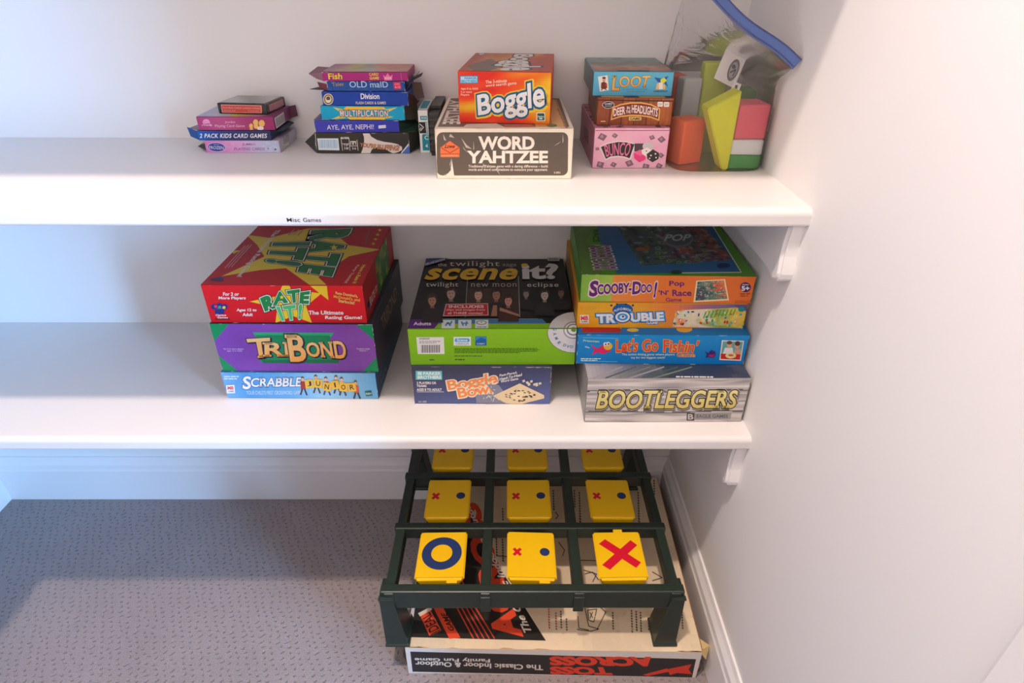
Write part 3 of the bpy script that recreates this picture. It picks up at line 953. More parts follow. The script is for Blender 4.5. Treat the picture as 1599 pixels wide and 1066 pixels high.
# ------------------------------------------------------------------ three small boxes left of the bag of blocks
KE = (890, 70, 180 / 914)
D = (0.1049, 0.17, 0.0561)
w, d, h = D
t = lidded_box('game_box', 'pink dice game box at the bottom of the stack beside the plastic bag', 'game box', (0.1707, -0.1763, Z1), 0.3, D, (214, 150, 172), lip=.001, tray_col=(190, 130, 150))
a = Art(t, D, 'front', [(928.6, 202), (1046.6, 202.4), (1037.9, 262.6), (924.5, 262.6)], KE)
nz = value_noise(51)
a.part('front_print').fill(lambda u, v: lerp((216, 154, 178), (228, 178, 194), nz(u * 6, v * 4)), 24, 14)
a.line([(190, 690), (795, 692)], 5, (120, 70, 90))
for x, y, s in ((255, 740, 40), (355, 730, 26), (650, 745, 26), (725, 760, 34), (240, 950, 36), (345, 950, 28), (600, 965, 34), (705, 960, 30), (470, 940, 36), (720, 880, 26), (215, 830, 18)):
    a.star(x, y, s, (120, 92, 104), 4, .72, x, .8); a.poly([(x - s * .5, y - s * .1), (x, y - s * .6), (x + s * .3, y), (x - s * .1, y + s * .3)], (164, 124, 138))
a.part('title_panel').poly([(232, 812), (300, 782), (380, 768), (450, 772), (522, 790), (478, 915), (430, 898), (380, 892), (320, 900), (280, 920)], (222, 206, 206)).poly([(244, 816), (302, 792), (380, 778), (448, 781), (510, 796), (472, 902), (430, 888), (380, 882), (320, 888), (284, 906)], (48, 42, 42))
a.part('title_lettering').text('BUNCO', [(268, 802), (490, 786), (462, 888), (288, 892)], (230, 120, 160), bold=.015, arc=.10)
a.part('dice_picture').rect(510, 790, 590, 850, (70, 58, 62)).ell(618, 812, 44, 34, (190, 178, 182))
a.poly([(505, 862), (552, 836), (602, 862), (596, 912), (550, 932), (508, 902)], (222, 62, 124)).poly([(505, 862), (552, 836), (602, 862), (556, 884)], (236, 110, 154))
a.poly([(565, 838), (612, 820), (650, 842), (646, 880), (604, 892), (570, 868)], (222, 214, 210))
a.poly([(606, 870), (656, 834), (704, 862), (700, 905), (652, 932), (612, 905)], (54, 46, 46)).ell(640, 880, 7, 6, (220, 214, 210)).ell(676, 868, 7, 6, (220, 214, 210)).ell(630, 902, 6, 6, (220, 214, 210)).ell(680, 896, 6, 6, (220, 214, 210)).ell(604, 846, 5, 5, (60, 50, 50))
a.part('front_print').scuff(10, 53); a.done()
a = Art(t, D, 'left', [(908.8, 162.4), (928.9, 202), (924.5, 262.6), (905.6, 217.6)], KE)
a.part('side_print').fill(lambda u, v: lerp((176, 120, 140), (150, 100, 116), nz(u * 6, v * 4)), 14, 8).poly([(115, 640), (150, 690), (150, 800), (115, 740)], (110, 78, 84)); a.done()
a = Art(t, D, 'top', [(908.8, 162.4), (1009.5, 162.5), (1046.7, 202), (928.9, 202)], KE)
a.part('cover_print').fill(lambda u, v: lerp((186, 120, 140), (96, 66, 72), 1 if nz(u * 14, v * 20) > .66 else 0), 28, 28); a.done()

D = (0.1053, 0.15, 0.0368)
t = lidded_box('game_box', 'brown wood-print party game box in the middle of the stack of three', 'game box', (0.1733, -0.162, 0.8838), -2.5, D, (142, 84, 54), lip=.001, tray_col=(110, 64, 44))
a = Art(t, D, 'front', [(932, 155.5), (1051.5, 157.5), (1046.6, 197), (930.2, 195)], KE)
nz = value_noise(55)
PL = [(150, 78, 46), (132, 66, 38), (158, 86, 50), (140, 74, 44), (164, 90, 48), (176, 98, 50)]
def wood(u, v):
    k = int(u * 6) % 6
    c = PL[k]
    if (u * 6) % 1 < .06:
        return (82, 44, 28)
    return lerp(c, (110, 56, 34), .6 * nz(u * 70, v * 2.5 + k * 3))
a.part('front_print').fill(wood, 84, 8)
a.part('title_panel').poly([(325, 600), (338, 505), (400, 482), (480, 470), (560, 470), (640, 484), (714, 518), (706, 608), (640, 584), (560, 572), (480, 570), (400, 578)], (226, 170, 86)).poly([(335, 588), (346, 512), (404, 491), (480, 480), (560, 480), (636, 493), (704, 524), (698, 594), (640, 574), (560, 562), (480, 560), (400, 568)], (112, 48, 36))
a.part('title_lettering').text('DEER', [(344, 516), (436, 498), (436, 556), (346, 572)], (240, 232, 222), bold=.05, serif=.03, out=[(.05, (160, 30, 30))]).text('IN', (450, 500, 474, 522), (240, 232, 222), bold=.04).text('THE', (442, 528, 480, 550), (240, 232, 222), bold=.04)
a.text('HEADLIGHTS', [(488, 488), (696, 518), (690, 580), (488, 546)], (240, 232, 222), bold=.05, serif=.03, out=[(.05, (160, 30, 30))], arc=.08)
a.rect(464, 572, 568, 606, (120, 60, 30), r=8).rect(467, 575, 565, 603, (232, 196, 110), r=7).text('GAME', (474, 579, 558, 600), (70, 44, 26), bold=.04)
a.part('publisher_logo').ell(303, 488, 48, 26, (206, 200, 190)).ell(303, 488, 44, 23, (34, 32, 34)).text('GAMES', (272, 474, 336, 486), (214, 214, 214), bold=.02).line([(275, 496), (330, 496)], 6, (150, 150, 150))
a.part('front_print').rect(690, 468, 732, 504, (222, 214, 206), r=8).rect(740, 470, 782, 506, (222, 214, 206), r=8).text('12+', (696, 478, 726, 494), (130, 110, 100), bold=.03).text('2+', (748, 480, 774, 496), (130, 110, 100), bold=.03).fine(246, 600, 284, 614, 1, (214, 180, 150))
a.line([(212, 452), (812, 464), (800, 642), (206, 634), (212, 452)], 7, (58, 32, 24)); a.done()
a = Art(t, D, 'top', [(921.1, 125.0), (1025.4, 125.9), (1051.5, 157.5), (932, 155.5)], KE)
a.part('cover_print').fill(lambda u, v: (190, 140, 50) if (.05 < u < .33 or .55 < u < .9) else (70, 56, 52), 20, 4); a.done()
a = Art(t, D, 'left', [(921.1, 125.0), (932, 155.5), (930.2, 195), (918.7, 163.1)], KE)
a.part('side_print').fill(lambda u, v: lerp((140, 100, 80), (96, 70, 58), nz(u * 5, v * 5)), 12, 6); a.done()

D = (0.11, 0.146, 0.0317)
t = lidded_box('game_box', 'sky blue card game box with gold lettering atop the stack of three', 'game box', (0.1701, -0.15, 0.9207), -1.2, D, (84, 160, 190), lip=.0008, tray_col=(74, 140, 170))
a = Art(t, D, 'front', [(927.4, 111.4), (1052.5, 112.3), (1048.5, 150.7), (925, 149.8)], KE)
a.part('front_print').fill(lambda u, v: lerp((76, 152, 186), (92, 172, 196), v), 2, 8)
a.part('card_picture').poly([(222, 252), (298, 240), (308, 358), (238, 370)], (234, 226, 216)).ell(270, 262, 14, 10, (84, 44, 34)).ell(270, 280, 13, 12, (190, 150, 110)).poly([(248, 300), (270, 290), (292, 304), (296, 340), (270, 352), (246, 342)], (104, 44, 36)).line([(258, 345), (250, 360)], 8, (70, 40, 30)).line([(280, 345), (288, 358)], 8, (70, 40, 30)).ell(288, 318, 8, 12, (170, 60, 40))
a.part('title_lettering').text('L', [(344, 248), (398, 248), (392, 362), (332, 362)], (240, 206, 120), bold=.05, out=[(.04, (112, 74, 40))], serif=.05, grad=(196, 140, 62)).text('OOT', [(392, 248), (642, 244), (618, 334), (390, 336)], (240, 206, 120), bold=.03, out=[(.04, (112, 74, 40))], serif=.05, grad=(196, 140, 62))
a.part('small_print').text('A plundering pirate', (416, 346, 612, 358), (52, 96, 124)).text('card game', (450, 364, 590, 376), (52, 96, 124))
a.part('publisher_logo').poly([(666, 256), (712, 266), (742, 258), (778, 248), (758, 282), (776, 334), (740, 300), (700, 300), (684, 280)], (40, 84, 150)).poly([(716, 272), (744, 258), (764, 282), (742, 304), (716, 300)], (206, 206, 60)).poly([(686, 312), (706, 296), (752, 316), (756, 352), (682, 352)], (240, 196, 110)).rect(704, 300, 734, 352, (232, 232, 226)).text('GAMEWRIGHT', (662, 362, 776, 374), (30, 56, 84), bold=.03)
a.done()
a = Art(t, D, 'top', [(913.5, 89.9), (1023.2, 90.4), (1052.5, 112.3), (927.4, 111.4)], KE)
nz = value_noise(61)
a.part('cover_print').fill(lambda u, v: lerp(ramp([(0, (150, 110, 96)), (.3, (168, 134, 118)), (.55, (122, 128, 122)), (.75, (120, 146, 146)), (1, (130, 150, 148))], v), (92, 80, 70), .7 * max(0, nz(u * 10, v * 9) - .3)), 36, 30)
a.rect(370, 204, 625, 214, (34, 34, 40)).scuff(10, 62); a.done()
a = Art(t, D, 'left', [(913.5, 89.9), (927.4, 111.4), (925, 149.8), (911.5, 123.7)], KE)
a.part('side_print').fill(lambda u, v: lerp((108, 128, 124), (90, 110, 116), u), 6, 4); a.done()

# ------------------------------------------------------------------ lower shelf, left stack
KG = (300, 340, 340 / 1208)
D = (0.2471, 0.243, 0.0514)
t = lidded_box('game_box', 'light blue junior word game box at the bottom of the left stack', 'game box', (-0.3371, -0.2496, Z2), -0.6, D, (60, 110, 150), lip=.0025, tray_col=(120, 170, 200))
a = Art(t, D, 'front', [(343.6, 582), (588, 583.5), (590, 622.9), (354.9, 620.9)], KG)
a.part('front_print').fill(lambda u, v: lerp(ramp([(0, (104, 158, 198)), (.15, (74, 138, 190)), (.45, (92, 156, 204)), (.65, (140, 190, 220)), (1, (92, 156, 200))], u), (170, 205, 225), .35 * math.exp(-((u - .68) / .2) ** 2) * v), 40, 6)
a.fine(176, 878, 258, 902, 2, (198, 218, 232))
a.part('title_lettering').text('S', [(282, 882), (328, 882), (322, 952), (276, 952)], (240, 240, 242), bold=.06, out=[(.05, (34, 80, 130))]).text('CRABBLE', [(326, 892), (610, 888), (600, 938), (322, 940)], (240, 240, 242), bold=.05, serif=.04, out=[(.07, (34, 80, 130))])
a.part('small_print').text('YOUR CHILD\u2019S FIRST CROSSWORD GAME', (298, 960, 600, 980), (190, 216, 236), bold=.01)
a.part('letter_tiles')
FIG = ((612, 900, (150, 50, 48), (60, 50, 60)), (686, 890, (226, 206, 160), (90, 60, 50)), (742, 900, (196, 60, 54), (50, 70, 130)), (800, 892, (70, 110, 70), (60, 60, 80)), (830, 902, (226, 190, 80), (70, 60, 90)), (908, 920, (190, 80, 60), (50, 50, 70)))
for x, y, c1, c2 in FIG:
    a.ell(x, y - 6, 9, 11, (80, 52, 38)).ell(x, y, 8, 9, (224, 176, 142)).poly([(x - 14, y + 10), (x + 14, y + 10), (x + 16, y + 52), (x - 12, y + 52)], c1)
    a.line([(x - 4, y + 50), (x - 16, y + 82)], 9, c2).line([(x + 8, y + 50), (x + 20, y + 84)], 9, c2)
for ch, x, y, r in (('J', 648, 922, -6), ('U', 698, 920, 6), ('N', 746, 938, 10), ('I', 792, 928, -8), ('O', 838, 940, 6), ('R', 886, 940, -4)):
    s, k = 23, R(r)
    def rp(dx, dy):
        return (x + dx * math.cos(k) - dy * math.sin(k), y + dx * math.sin(k) + dy * math.cos(k))
    a.poly([rp(-s, -s), rp(s, -s), rp(s, s), rp(-s, s)], (238, 192, 70))
    wd = 4 if ch == 'I' else 12
    a.text(ch, [rp(-wd, -13), rp(wd, -13), rp(wd, 13), rp(-wd, 13)], (44, 40, 44), bold=.03)
a.part('publisher_logo').poly([(188, 928), (234, 926), (238, 970), (192, 972)], (228, 226, 226)).text('MB', (196, 934, 230, 952), (206, 60, 60), bold=.08).text('GAMES', (200, 956, 232, 966), (60, 90, 170), bold=.03)
a.part('maker_badge').poly([(956, 962), (992, 958), (998, 984), (962, 988)], (24, 84, 84)).text('Hasbro', [(960, 968), (992, 964), (994, 978), (963, 982)], (190, 220, 216), bold=.02)
a.part('front_print').scuff(20, 71, (206, 214, 220)); a.done()
a = Art(t, D, 'right', [(587, 582.5), (624.7, 470.5), (628.5, 506.6), (591.0, 622.6)], KG)
a.part('side_print').fill((34, 62, 92)).text('JUNIOR', [(1045, 905), (1070, 830), (1080, 870), (1050, 950)], (96, 118, 130)); a.done()

D = (0.249, 0.242, 0.0876)
t = lidded_box('game_box', 'purple and green trivia game box with orange lettering, middle of left stack', 'game box', (-0.3327, -0.247, 0.5228), -0.5, D, (52, 48, 60), lip=.002, tray_col=(60, 110, 70))
a = Art(t, D, 'front', [(328, 507.4), (582.5, 507), (591.5, 580.6), (346.9, 579.2)], KG)
nz = value_noise(73)
a.part('front_print').fill(lambda u, v: lerp((106, 56, 140), (124, 70, 158), nz(u * 5, v * 3)), 20, 8)
GRN = (8, 128, 78)
a.poly([(95, 595), (210, 595), (120, 695)], GRN).poly([(910, 595), (1010, 595), (1024, 690)], GRN).poly([(135, 755), (265, 862), (160, 862)], GRN).poly([(1036, 760), (1040, 862), (935, 862)], GRN)
a.poly([(335, 640), (785, 640), (770, 662), (352, 662)], (40, 150, 100)).poly([(352, 655), (760, 655), (800, 800), (375, 800)], (14, 120, 74)).poly([(385, 790), (815, 785), (808, 806), (390, 806)], (8, 96, 60))
a.part('title_lettering')
OR, OR2, SH = (240, 196, 130), (226, 150, 62), (44, 30, 50)
a.text('T', [(300, 676), (430, 668), (430, 774), (330, 780)], OR, bold=.04, out=[(.035, SH)], serif=.05, grad=OR2, drop=(.05, -.05, SH))
a.text('RI', [(398, 694), (534, 690), (540, 770), (398, 770)], OR, bold=.05, out=[(.035, SH)], serif=.05, grad=OR2, drop=(.04, -.05, SH))
a.text('OND', [(624, 694), (842, 680), (858, 784), (634, 770)], OR, bold=.05, out=[(.035, SH)], serif=.05, grad=OR2, drop=(.03, -.05, SH))
a.text('B', [(520, 650), (622, 650), (630, 798), (540, 798)], OR, bold=.05, out=[(.045, SH)], serif=.05, grad=OR2, drop=(.05, -.03, SH))
a.part('small_print').text('For 2 or more players', (176, 726, 284, 734), (206, 190, 214), bold=.02).text('Ages 12 to Adult', (192, 737, 276, 744), (206, 190, 214), bold=.02).text('Contents inside', (912, 722, 986, 730), (206, 190, 214), bold=.02).text('Volume 1', (926, 733, 972, 740), (206, 190, 214), bold=.02)
a.part('front_print').scuff(26, 75, (206, 206, 196), .0026); a.done()
a = Art(t, D, 'right', [(582.2, 506.8), (622.2, 404.5), (628.9, 469.9), (591.6, 580.6)], KG)
a.part('side_print').fill(lambda u, v: lerp((62, 54, 66), (48, 46, 56), u), 8, 2)
a.part('side_lettering').text('TRIBOND', [(1046, 560), (1130, 370), (1136, 450), (1058, 640)], (146, 126, 96), bold=.03)
a.part('side_print').scuff(14, 76, (120, 112, 104)); a.done()

D = (0.2387, 0.238, 0.0638)
t = lidded_box('game_box', 'red party game box with green lettering on yellow stars, top of left stack', 'game box', (-0.3357, -0.244, 0.6104), -0.5, D, (178, 28, 32), lip=.0015, tray_col=(150, 26, 28))
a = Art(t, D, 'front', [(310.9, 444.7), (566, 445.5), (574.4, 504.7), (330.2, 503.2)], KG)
RED, YEL, GR = (196, 20, 32), (236, 202, 46), (28, 122, 62)
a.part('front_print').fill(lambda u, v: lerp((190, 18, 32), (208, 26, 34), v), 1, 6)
a.poly([(515, 335), (546, 400), (716, 418), (630, 490), (664, 582), (560, 545), (462, 582), (470, 500), (316, 464), (470, 434)], YEL)
a.poly([(650, 375), (745, 375), (755, 456)], YEL)
a.part('title_lettering')
a.text('R', [(372, 446), (438, 416), (462, 500), (402, 520)], GR, bold=.13, out=[(.13, (24, 40, 28)), (.07, (222, 232, 214))])
a.text('A', [(462, 412), (502, 402), (528, 470), (446, 488)], GR, bold=.13, out=[(.13, (24, 40, 28)), (.07, (222, 232, 214))]).star(494, 440, 13, (240, 220, 70))
a.text('T', [(520, 404), (594, 394), (590, 466), (540, 476)], GR, bold=.13, out=[(.13, (24, 40, 28)), (.07, (222, 232, 214))])
a.text('E', [(596, 412), (652, 404), (645, 478), (592, 474)], GR, bold=.13, out=[(.13, (24, 40, 28)), (.07, (222, 232, 214))])
a.text('IT!', [(462, 492), (612, 476), (604, 562), (498, 572)], (70, 172, 96), bold=.10, spacing=1.3, out=[(.10, (24, 40, 28)), (.055, (222, 232, 214))])
a.part('small_print')
WH = (238, 230, 226)
a.text('For 2 or', (168, 412, 256, 432), WH, bold=.06).text('More Players', (144, 436, 294, 456), WH, bold=.06).text('Ages 12 to', (246, 502, 356, 522), WH, bold=.06).text('Adult', (280, 526, 336, 544), WH, bold=.06)
a.text('The Ultimate', (644, 514, 840, 536), WH, bold=.06).text('Rating Game!', (738, 542, 944, 566), WH, bold=.06)
a.text("Rate Domino's,", [(795, 406), (920, 424), (920, 444), (795, 424)], (240, 214, 120), bold=.04).text("McDonald's, and", [(785, 426), (932, 446), (932, 466), (785, 444)], (232, 186, 70), bold=.04).text('Starbucks!', [(812, 448), (902, 462), (902, 480), (812, 466)], (240, 214, 120), bold=.04)
a.part('publisher_logo')
for x, y, c in ((122, 492, (34, 44, 120)), (150, 486, (34, 44, 120)), (180, 492, (34, 44, 120)), (152, 512, (44, 84, 190)), (130, 490, (214, 60, 60)), (176, 496, (230, 190, 60)), (152, 494, (60, 150, 90))):
    a.ell(x, y, 17 if c[2] > 100 else 9, 15 if c[2] > 100 else 8, c)
a.rect(128, 505, 178, 532, (34, 44, 110)).text('Cactus', (132, 532, 190, 543), WH, bold=.04).text('Games', (142, 546, 200, 556), WH, bold=.04).line([(130, 560), (210, 560)], 4, (60, 20, 30))
a.part('front_print').scuff(10, 81, (226, 170, 160)); a.done()
a = Art(t, D, 'top', [(402.9, 352.8), (609.8, 353.7), (566, 445.5), (310.9, 444.7)], KG)
a.part('cover_print').fill((176, 32, 40))
YT = (214, 188, 62)
a.poly([(300, 95), (430, 112), (640, 60), (760, 60), (870, 152), (1045, 176), (870, 214), (700, 330), (745, 372), (650, 372), (520, 280), (380, 290), (160, 325), (400, 215), (360, 150)], YT)
a.poly([(210, 182), (270, 182), (228, 200)], YT).poly([(1045, 180), (1058, 250), (1012, 372), (1000, 330)], (40, 96, 44))
a.part('cover_lettering')
TO = [(.125, (40, 50, 40)), (.075, (206, 214, 202)), (.035, (34, 50, 38))]
a.text('RATE', [(880, 62), (772, 326), (590, 298), (668, 72)], (34, 112, 60), bold=.09, out=TO, spacing=1.22)
a.text('IT!', [(655, 136), (596, 270), (412, 246), (452, 140)], (34, 112, 60), bold=.09, out=TO, spacing=1.3)
a.star(788, 165, 24, (232, 206, 70), sy=.7)
a.text('The Ultimate Rating Game!', [(492, 68), (272, 330), (234, 328), (458, 68)], (222, 214, 208), bold=.05)
a.text('Have a Rate It', [(966, 262), (912, 366), (890, 364), (944, 262)], (214, 196, 80), bold=.04).text('Party Tonight!', [(930, 262), (860, 364), (838, 362), (912, 262)], (226, 196, 180), bold=.04)
for k in range(4):
    a.star(1042 - k * 12, 70 + k * 25, 13, (220, 196, 70), sy=.7)
a.line([(985, 70), (960, 150)], 6, (150, 90, 80))
for k in range(3):
    a.line([(330 - k * 18, 150 + k * 3), (215 - k * 18, 275 + k * 3)], 4, (206, 150, 150))
for k in range(3):
    a.line([(620 - k * 26, 65), (585 - k * 26, 100)], 5, (200, 130, 130))
a.ell(150, 342, 22, 12, (40, 44, 96)).ell(115, 345, 18, 9, (60, 44, 70)); a.scuff(8, 82, (206, 150, 140)); a.done()
a = Art(t, D, 'right', [(566, 445.5), (609.8, 353.7), (615.2, 404.8), (574.4, 504.7)], KG)
a.part('side_print').fill(lambda u, v: (158, 30, 36) if u < .38 or u > .8 else ramp([(0, (206, 180, 60)), (.5, (60, 110, 50)), (1, (36, 88, 46))], (nz(u * 14, v * 6))), 26, 10)
a.text('RATE IT', [(985, 440), (1025, 370), (1030, 400), (988, 500)], (214, 190, 180), bold=.03); a.ell(980, 480, 8, 22, (40, 40, 70)); a.done()

# ------------------------------------------------------------------ lower shelf, middle stack
KH = (620, 380, 300 / 1230)
D = (0.219, 0.25, 0.0731)
t = lidded_box('game_box', 'slate blue word game box with orange lettering under the green and black box', 'game box', (-0.044, -0.2641, Z2), -0.3, D, (70, 74, 104), lip=.002, tray_col=(190, 186, 180))
a = Art(t, D, 'front', [(641.8, 572.2), (862.3, 572.4), (858.3, 630.7), (647, 630)], KH)
a.part('front_print').fill(lambda u, v: ramp([(0, (56, 54, 68)), (.5, (62, 68, 104)), (1, (84, 96, 148))], min(1, .35 * u + .75 * (1 - v))), 20, 10)
a.part('publisher_logo').rect(120, 818, 288, 874, (92, 176, 180)).text('PARKER', (168, 824, 280, 844), (236, 244, 240), bold=.07).text('BROTHERS', (132, 848, 282, 868), (236, 244, 240), bold=.07).rect(132, 824, 160, 844, (196, 226, 224))
a.part('small_print').text('2 PLAYERS OR', (126, 886, 250, 902), (226, 222, 220), bold=.05).text('TEAMS', (126, 906, 188, 920), (226, 222, 220), bold=.05).text('AGES 8 TO ADULT', (126, 928, 284, 944), (226, 222, 220), bold=.05).line([(128, 950), (298, 950)], 3, (200, 198, 200)).text('NO. 0082', (136, 1006, 188, 1018), (180, 180, 190), bold=.02)
a.text('Fast-Paced,', [(656, 838), (770, 818), (770, 834), (656, 856)], (228, 226, 224), bold=.04).text('Head-To-Head', [(656, 860), (800, 830), (800, 848), (656, 878)], (228, 226, 224), bold=.04).text('Word Game', [(662, 876), (776, 856), (776, 872), (662, 892)], (228, 226, 224), bold=.04)
a.part('title_lettering').text('Boggle', [(316, 880), (638, 824), (640, 912), (330, 958)], (232, 138, 72), bold=.05, out=[(.10, (240, 224, 200))], drop=(.01, -.05, (228, 206, 176)))
a.text('Bowl', [(380, 926), (606, 890), (608, 960), (392, 988)], (232, 138, 72), bold=.05, out=[(.10, (240, 224, 200))], drop=(.012, -.04, (228, 206, 176)))
a.part('board_picture').poly([(570, 900), (650, 905), (690, 960), (680, 1020), (505, 1020), (500, 970), (620, 960)], (120, 124, 140))
a.poly([(610, 975), (785, 895), (940, 970), (940, 990), (775, 1030), (690, 1020)], (206, 186, 150)).poly([(700, 975), (785, 928), (870, 968), (780, 1008)], (214, 196, 160))
rnd = random.Random(5)
for k in range(34):
    u, v = rnd.random() - .5, rnd.random() - .5
    x, y = 782 + 110 * (u + v), 970 + 46 * (v - u)
    a.line([(x - 7, y + rnd.uniform(-4, 4)), (x + 7, y + rnd.uniform(-4, 4))], 5, (60, 48, 38))
for k in range(9):
    x, y = 790 + rnd.random() * 120, 862 + rnd.random() * 44
    a.poly([(x, y), (x + 16, y - 5), (x + 20, y + 8), (x + 4, y + 14)], (196, 190, 170))
for k in range(14):
    x, y = 520 + rnd.random() * 130, 915 + rnd.random() * 100
    a.line([(x, y), (x + rnd.uniform(-20, 20), y + rnd.uniform(-16, 16))], 4, (196, 200, 206))
a.part('front_print').scuff(40, 91, (206, 200, 186), .003); a.done()

D = (0.2555, 0.256, 0.0653)
t = lidded_box('game_box', 'lime green and black movie trivia box with a printed disc on its corner', 'game box', (-0.0262, -0.26, 0.5445), 0.4, D, (96, 148, 16), lip=.0008, tray_col=(90, 140, 18))
QF = [(635.9, 513), (901.5, 512.8), (897, 569), (641.5, 569.8)]
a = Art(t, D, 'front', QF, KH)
LIME = (122, 178, 14)
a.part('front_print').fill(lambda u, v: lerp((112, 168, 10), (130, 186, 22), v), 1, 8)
a.part('barcode_label').poly([(124, 598), (302, 598), (306, 706), (134, 706)], (232, 230, 226)).text('EAN005509', (144, 602, 210, 614), (60, 60, 60), bold=.03).fine(144, 620, 280, 640, 2, (150, 148, 146), seed=4)
for i in range(24):
    x = 156 + i * 5.1
    a.rect(x, 648, x + 1.6 + (i * 5 % 3), 698, (44, 44, 44)); a.lay -= LAYER
a.lay += LAYER
a.part('publisher_logo').rect(364, 596, 476, 652, (230, 230, 228)).rect(372, 606, 468, 630, (60, 160, 200), r=10).text('Scene', (386, 608, 454, 626), (236, 240, 240), bold=.05).text('SCREENLIFE', (378, 636, 462, 646), (70, 120, 150), bold=.02)
a.rect(504, 594, 576, 652, (24, 94, 158)).poly([(506, 620), (540, 600), (575, 612), (575, 596), (506, 596)], (50, 130, 190)).text('SUMMIT', (514, 636, 566, 645), (190, 214, 230), bold=.02)
a.part('small_print').fine(370, 668, 914, 702, 4, (62, 92, 20), seed=2).fine(370, 714, 552, 724, 1, (62, 92, 20), seed=3).fine(374, 736, 440, 748, 1, (50, 70, 20), seed=7).fine(208, 738, 244, 748, 1, (50, 70, 20), seed=8)
def disc(a):
    a.part('printed_disc').ell(1130, 570, 166, 130, (70, 84, 40)).ell(1130, 570, 163, 127, (206, 204, 204)).ell(1130, 556, 64, 54, (146, 146, 142)).ell(1130, 556, 56, 46, (214, 212, 210)).ell(1130, 553, 42, 35, (110, 112, 108)).ell(1130, 552, 34, 28, (222, 220, 218)).ell(1132, 552, 16, 13, (96, 130, 30))
disc(a)
for ch, x, y, r in (('D', 1012, 524, 250), ('V', 1014, 552, 262), ('D', 1018, 582, 285), ('G', 1030, 610, 300), ('A', 1046, 634, 315), ('M', 1064, 650, 328), ('E', 1084, 662, 340), ('D', 1110, 664, 355), ('V', 1092, 656, 0)):
    pass
DV = [('D', 1118, 660), ('V', 1096, 658), ('D', 1074, 650), ('E', 1040, 634), ('M', 1022, 606), ('A', 1012, 578), ('G', 1012, 548)]
for ch, x, y in DV:
    an = math.atan2((y - 560) / .8, x - 1130)
    tx, ty = math.sin(an), -math.cos(an)
    nx, ny = math.cos(an), math.sin(an)
    s, q = 9, 11
    # letters face outwards on the lower rim
    P = lambda i, j: (x + tx * i * s - nx * j * q, y + ty * i * s * .8 - ny * j * q * .8)
    a.text(ch, [P(-1, 1), P(1, 1), P(1, -1), P(-1, -1)], (34, 110, 150), bold=.05)
a.done()
a = Art(t, D, 'top', [(664.8, 404.6), (879.5, 404.2), (901.5, 512.8), (635.9, 513)], KH)
nz = value_noise(95)
def mv(u, v):
    c = (26, 24, 26)
    return lerp(c, (62, 50, 44), max(0, nz(u * 7, v * 7) - .55) * .8)
a.part('cover_print').fill(mv, 30, 30)
a.poly([(60, 512), (1160, 512), (1160, 552), (60, 552)], LIME).poly([(250, 482), (900, 482), (955, 512), (1170, 512), (1170, 526), (60, 530)], LIME).poly([(240, 484), (930, 484), (960, 514), (240, 514)], (62, 108, 158))
a.part('age_tab').poly([(80, 486), (236, 484), (262, 500), (262, 516), (236, 546), (62, 548)], (82, 32, 110)).text('Adults', (106, 502, 218, 524), (226, 214, 232), bold=.05)
a.part('icon_tiles')
for x in (286, 392, 500):
    a.rect(x, 490, x + 84, 546, (206, 212, 206))
a.line([(310, 528), (326, 506), (342, 528)], 12, (70, 130, 180)).line([(336, 524), (352, 498)], 10, (70, 130, 180)).line([(412, 500), (424, 528)], 10, (70, 130, 180)).line([(446, 500), (440, 528)], 10, (70, 130, 180)).line([(412, 512), (456, 512)], 8, (70, 130, 180)).ell(540, 508, 34, 14, (120, 126, 124)).ell(540, 508, 27, 10, (206, 212, 206)).line([(540, 510), (540, 500)], 5, (90, 96, 94)).fine(512, 530, 572, 542, 1, (150, 156, 150))
disc(a)
a.part('film_pictures')
SK = [(178, 138, 112), (150, 112, 92), (198, 160, 138)]
def face(x, y, s, sk, hair, cloth):
    a.poly([(x - s * 2.1, y + s * 4.2), (x - s * 1.6, y + s * 1.9), (x, y + s * 1.2), (x + s * 1.6, y + s * 1.9), (x + s * 2.1, y + s * 4.2)], cloth)
    a.ell(x, y - s * .25, s * 1.02, s * 1.15, hair).poly([(x - s * .3, y + s * .6), (x + s * .3, y + s * .6), (x + s * .4, y + s * 1.5), (x - s * .4, y + s * 1.5)], lerp(sk, (40, 30, 26), .35)).ell(x, y + s * .1, s * .72, s * .98, sk).poly([(x - s * .8, y - s * .2), (x, y - s * 1.1), (x + s * .8, y - s * .2), (x + s * .3, y - s * .55), (x - s * .4, y - s * .45)], hair)
    a.ell(x - s * .28, y, s * .13, s * .07, (40, 28, 26)).ell(x + s * .28, y, s * .13, s * .07, (40, 28, 26)).ell(x, y + s * .6, s * .2, s * .06, (110, 60, 56))
DK = (26, 24, 26)
face(225, 365, 34, (170, 128, 108), (62, 42, 34), (42, 36, 36))
face(345, 322, 36, (176, 144, 128), (50, 38, 32), (40, 38, 42))
a.poly([(455, 290), (775, 290), (782, 475), (438, 475)], (60, 44, 34))
face(520, 330, 34, (196, 154, 128), (48, 36, 30), (32, 30, 34)); face(635, 330, 34, (164, 116, 92), (34, 26, 24), (40, 32, 30)); face(712, 370, 32, (190, 138, 118), (52, 32, 26), (66, 40, 34))
a.poly([(615, 400), (640, 400), (640, 470), (600, 470)], (150, 104, 84)).poly([(660, 415), (780, 460), (780, 472), (655, 435)], (160, 116, 96))
face(826, 328, 24, (150, 130, 118), (50, 40, 36), (34, 32, 34)); face(945, 335, 32, (196, 180, 170), (50, 36, 32), (38, 36, 38)); face(1050, 322, 26, (130, 104, 92), (40, 32, 30), (32, 30, 32))
a.line([(450, 240), (436, 478)], 4, (150, 146, 140)).line([(776, 216), (786, 478)], 4, (170, 164, 158))
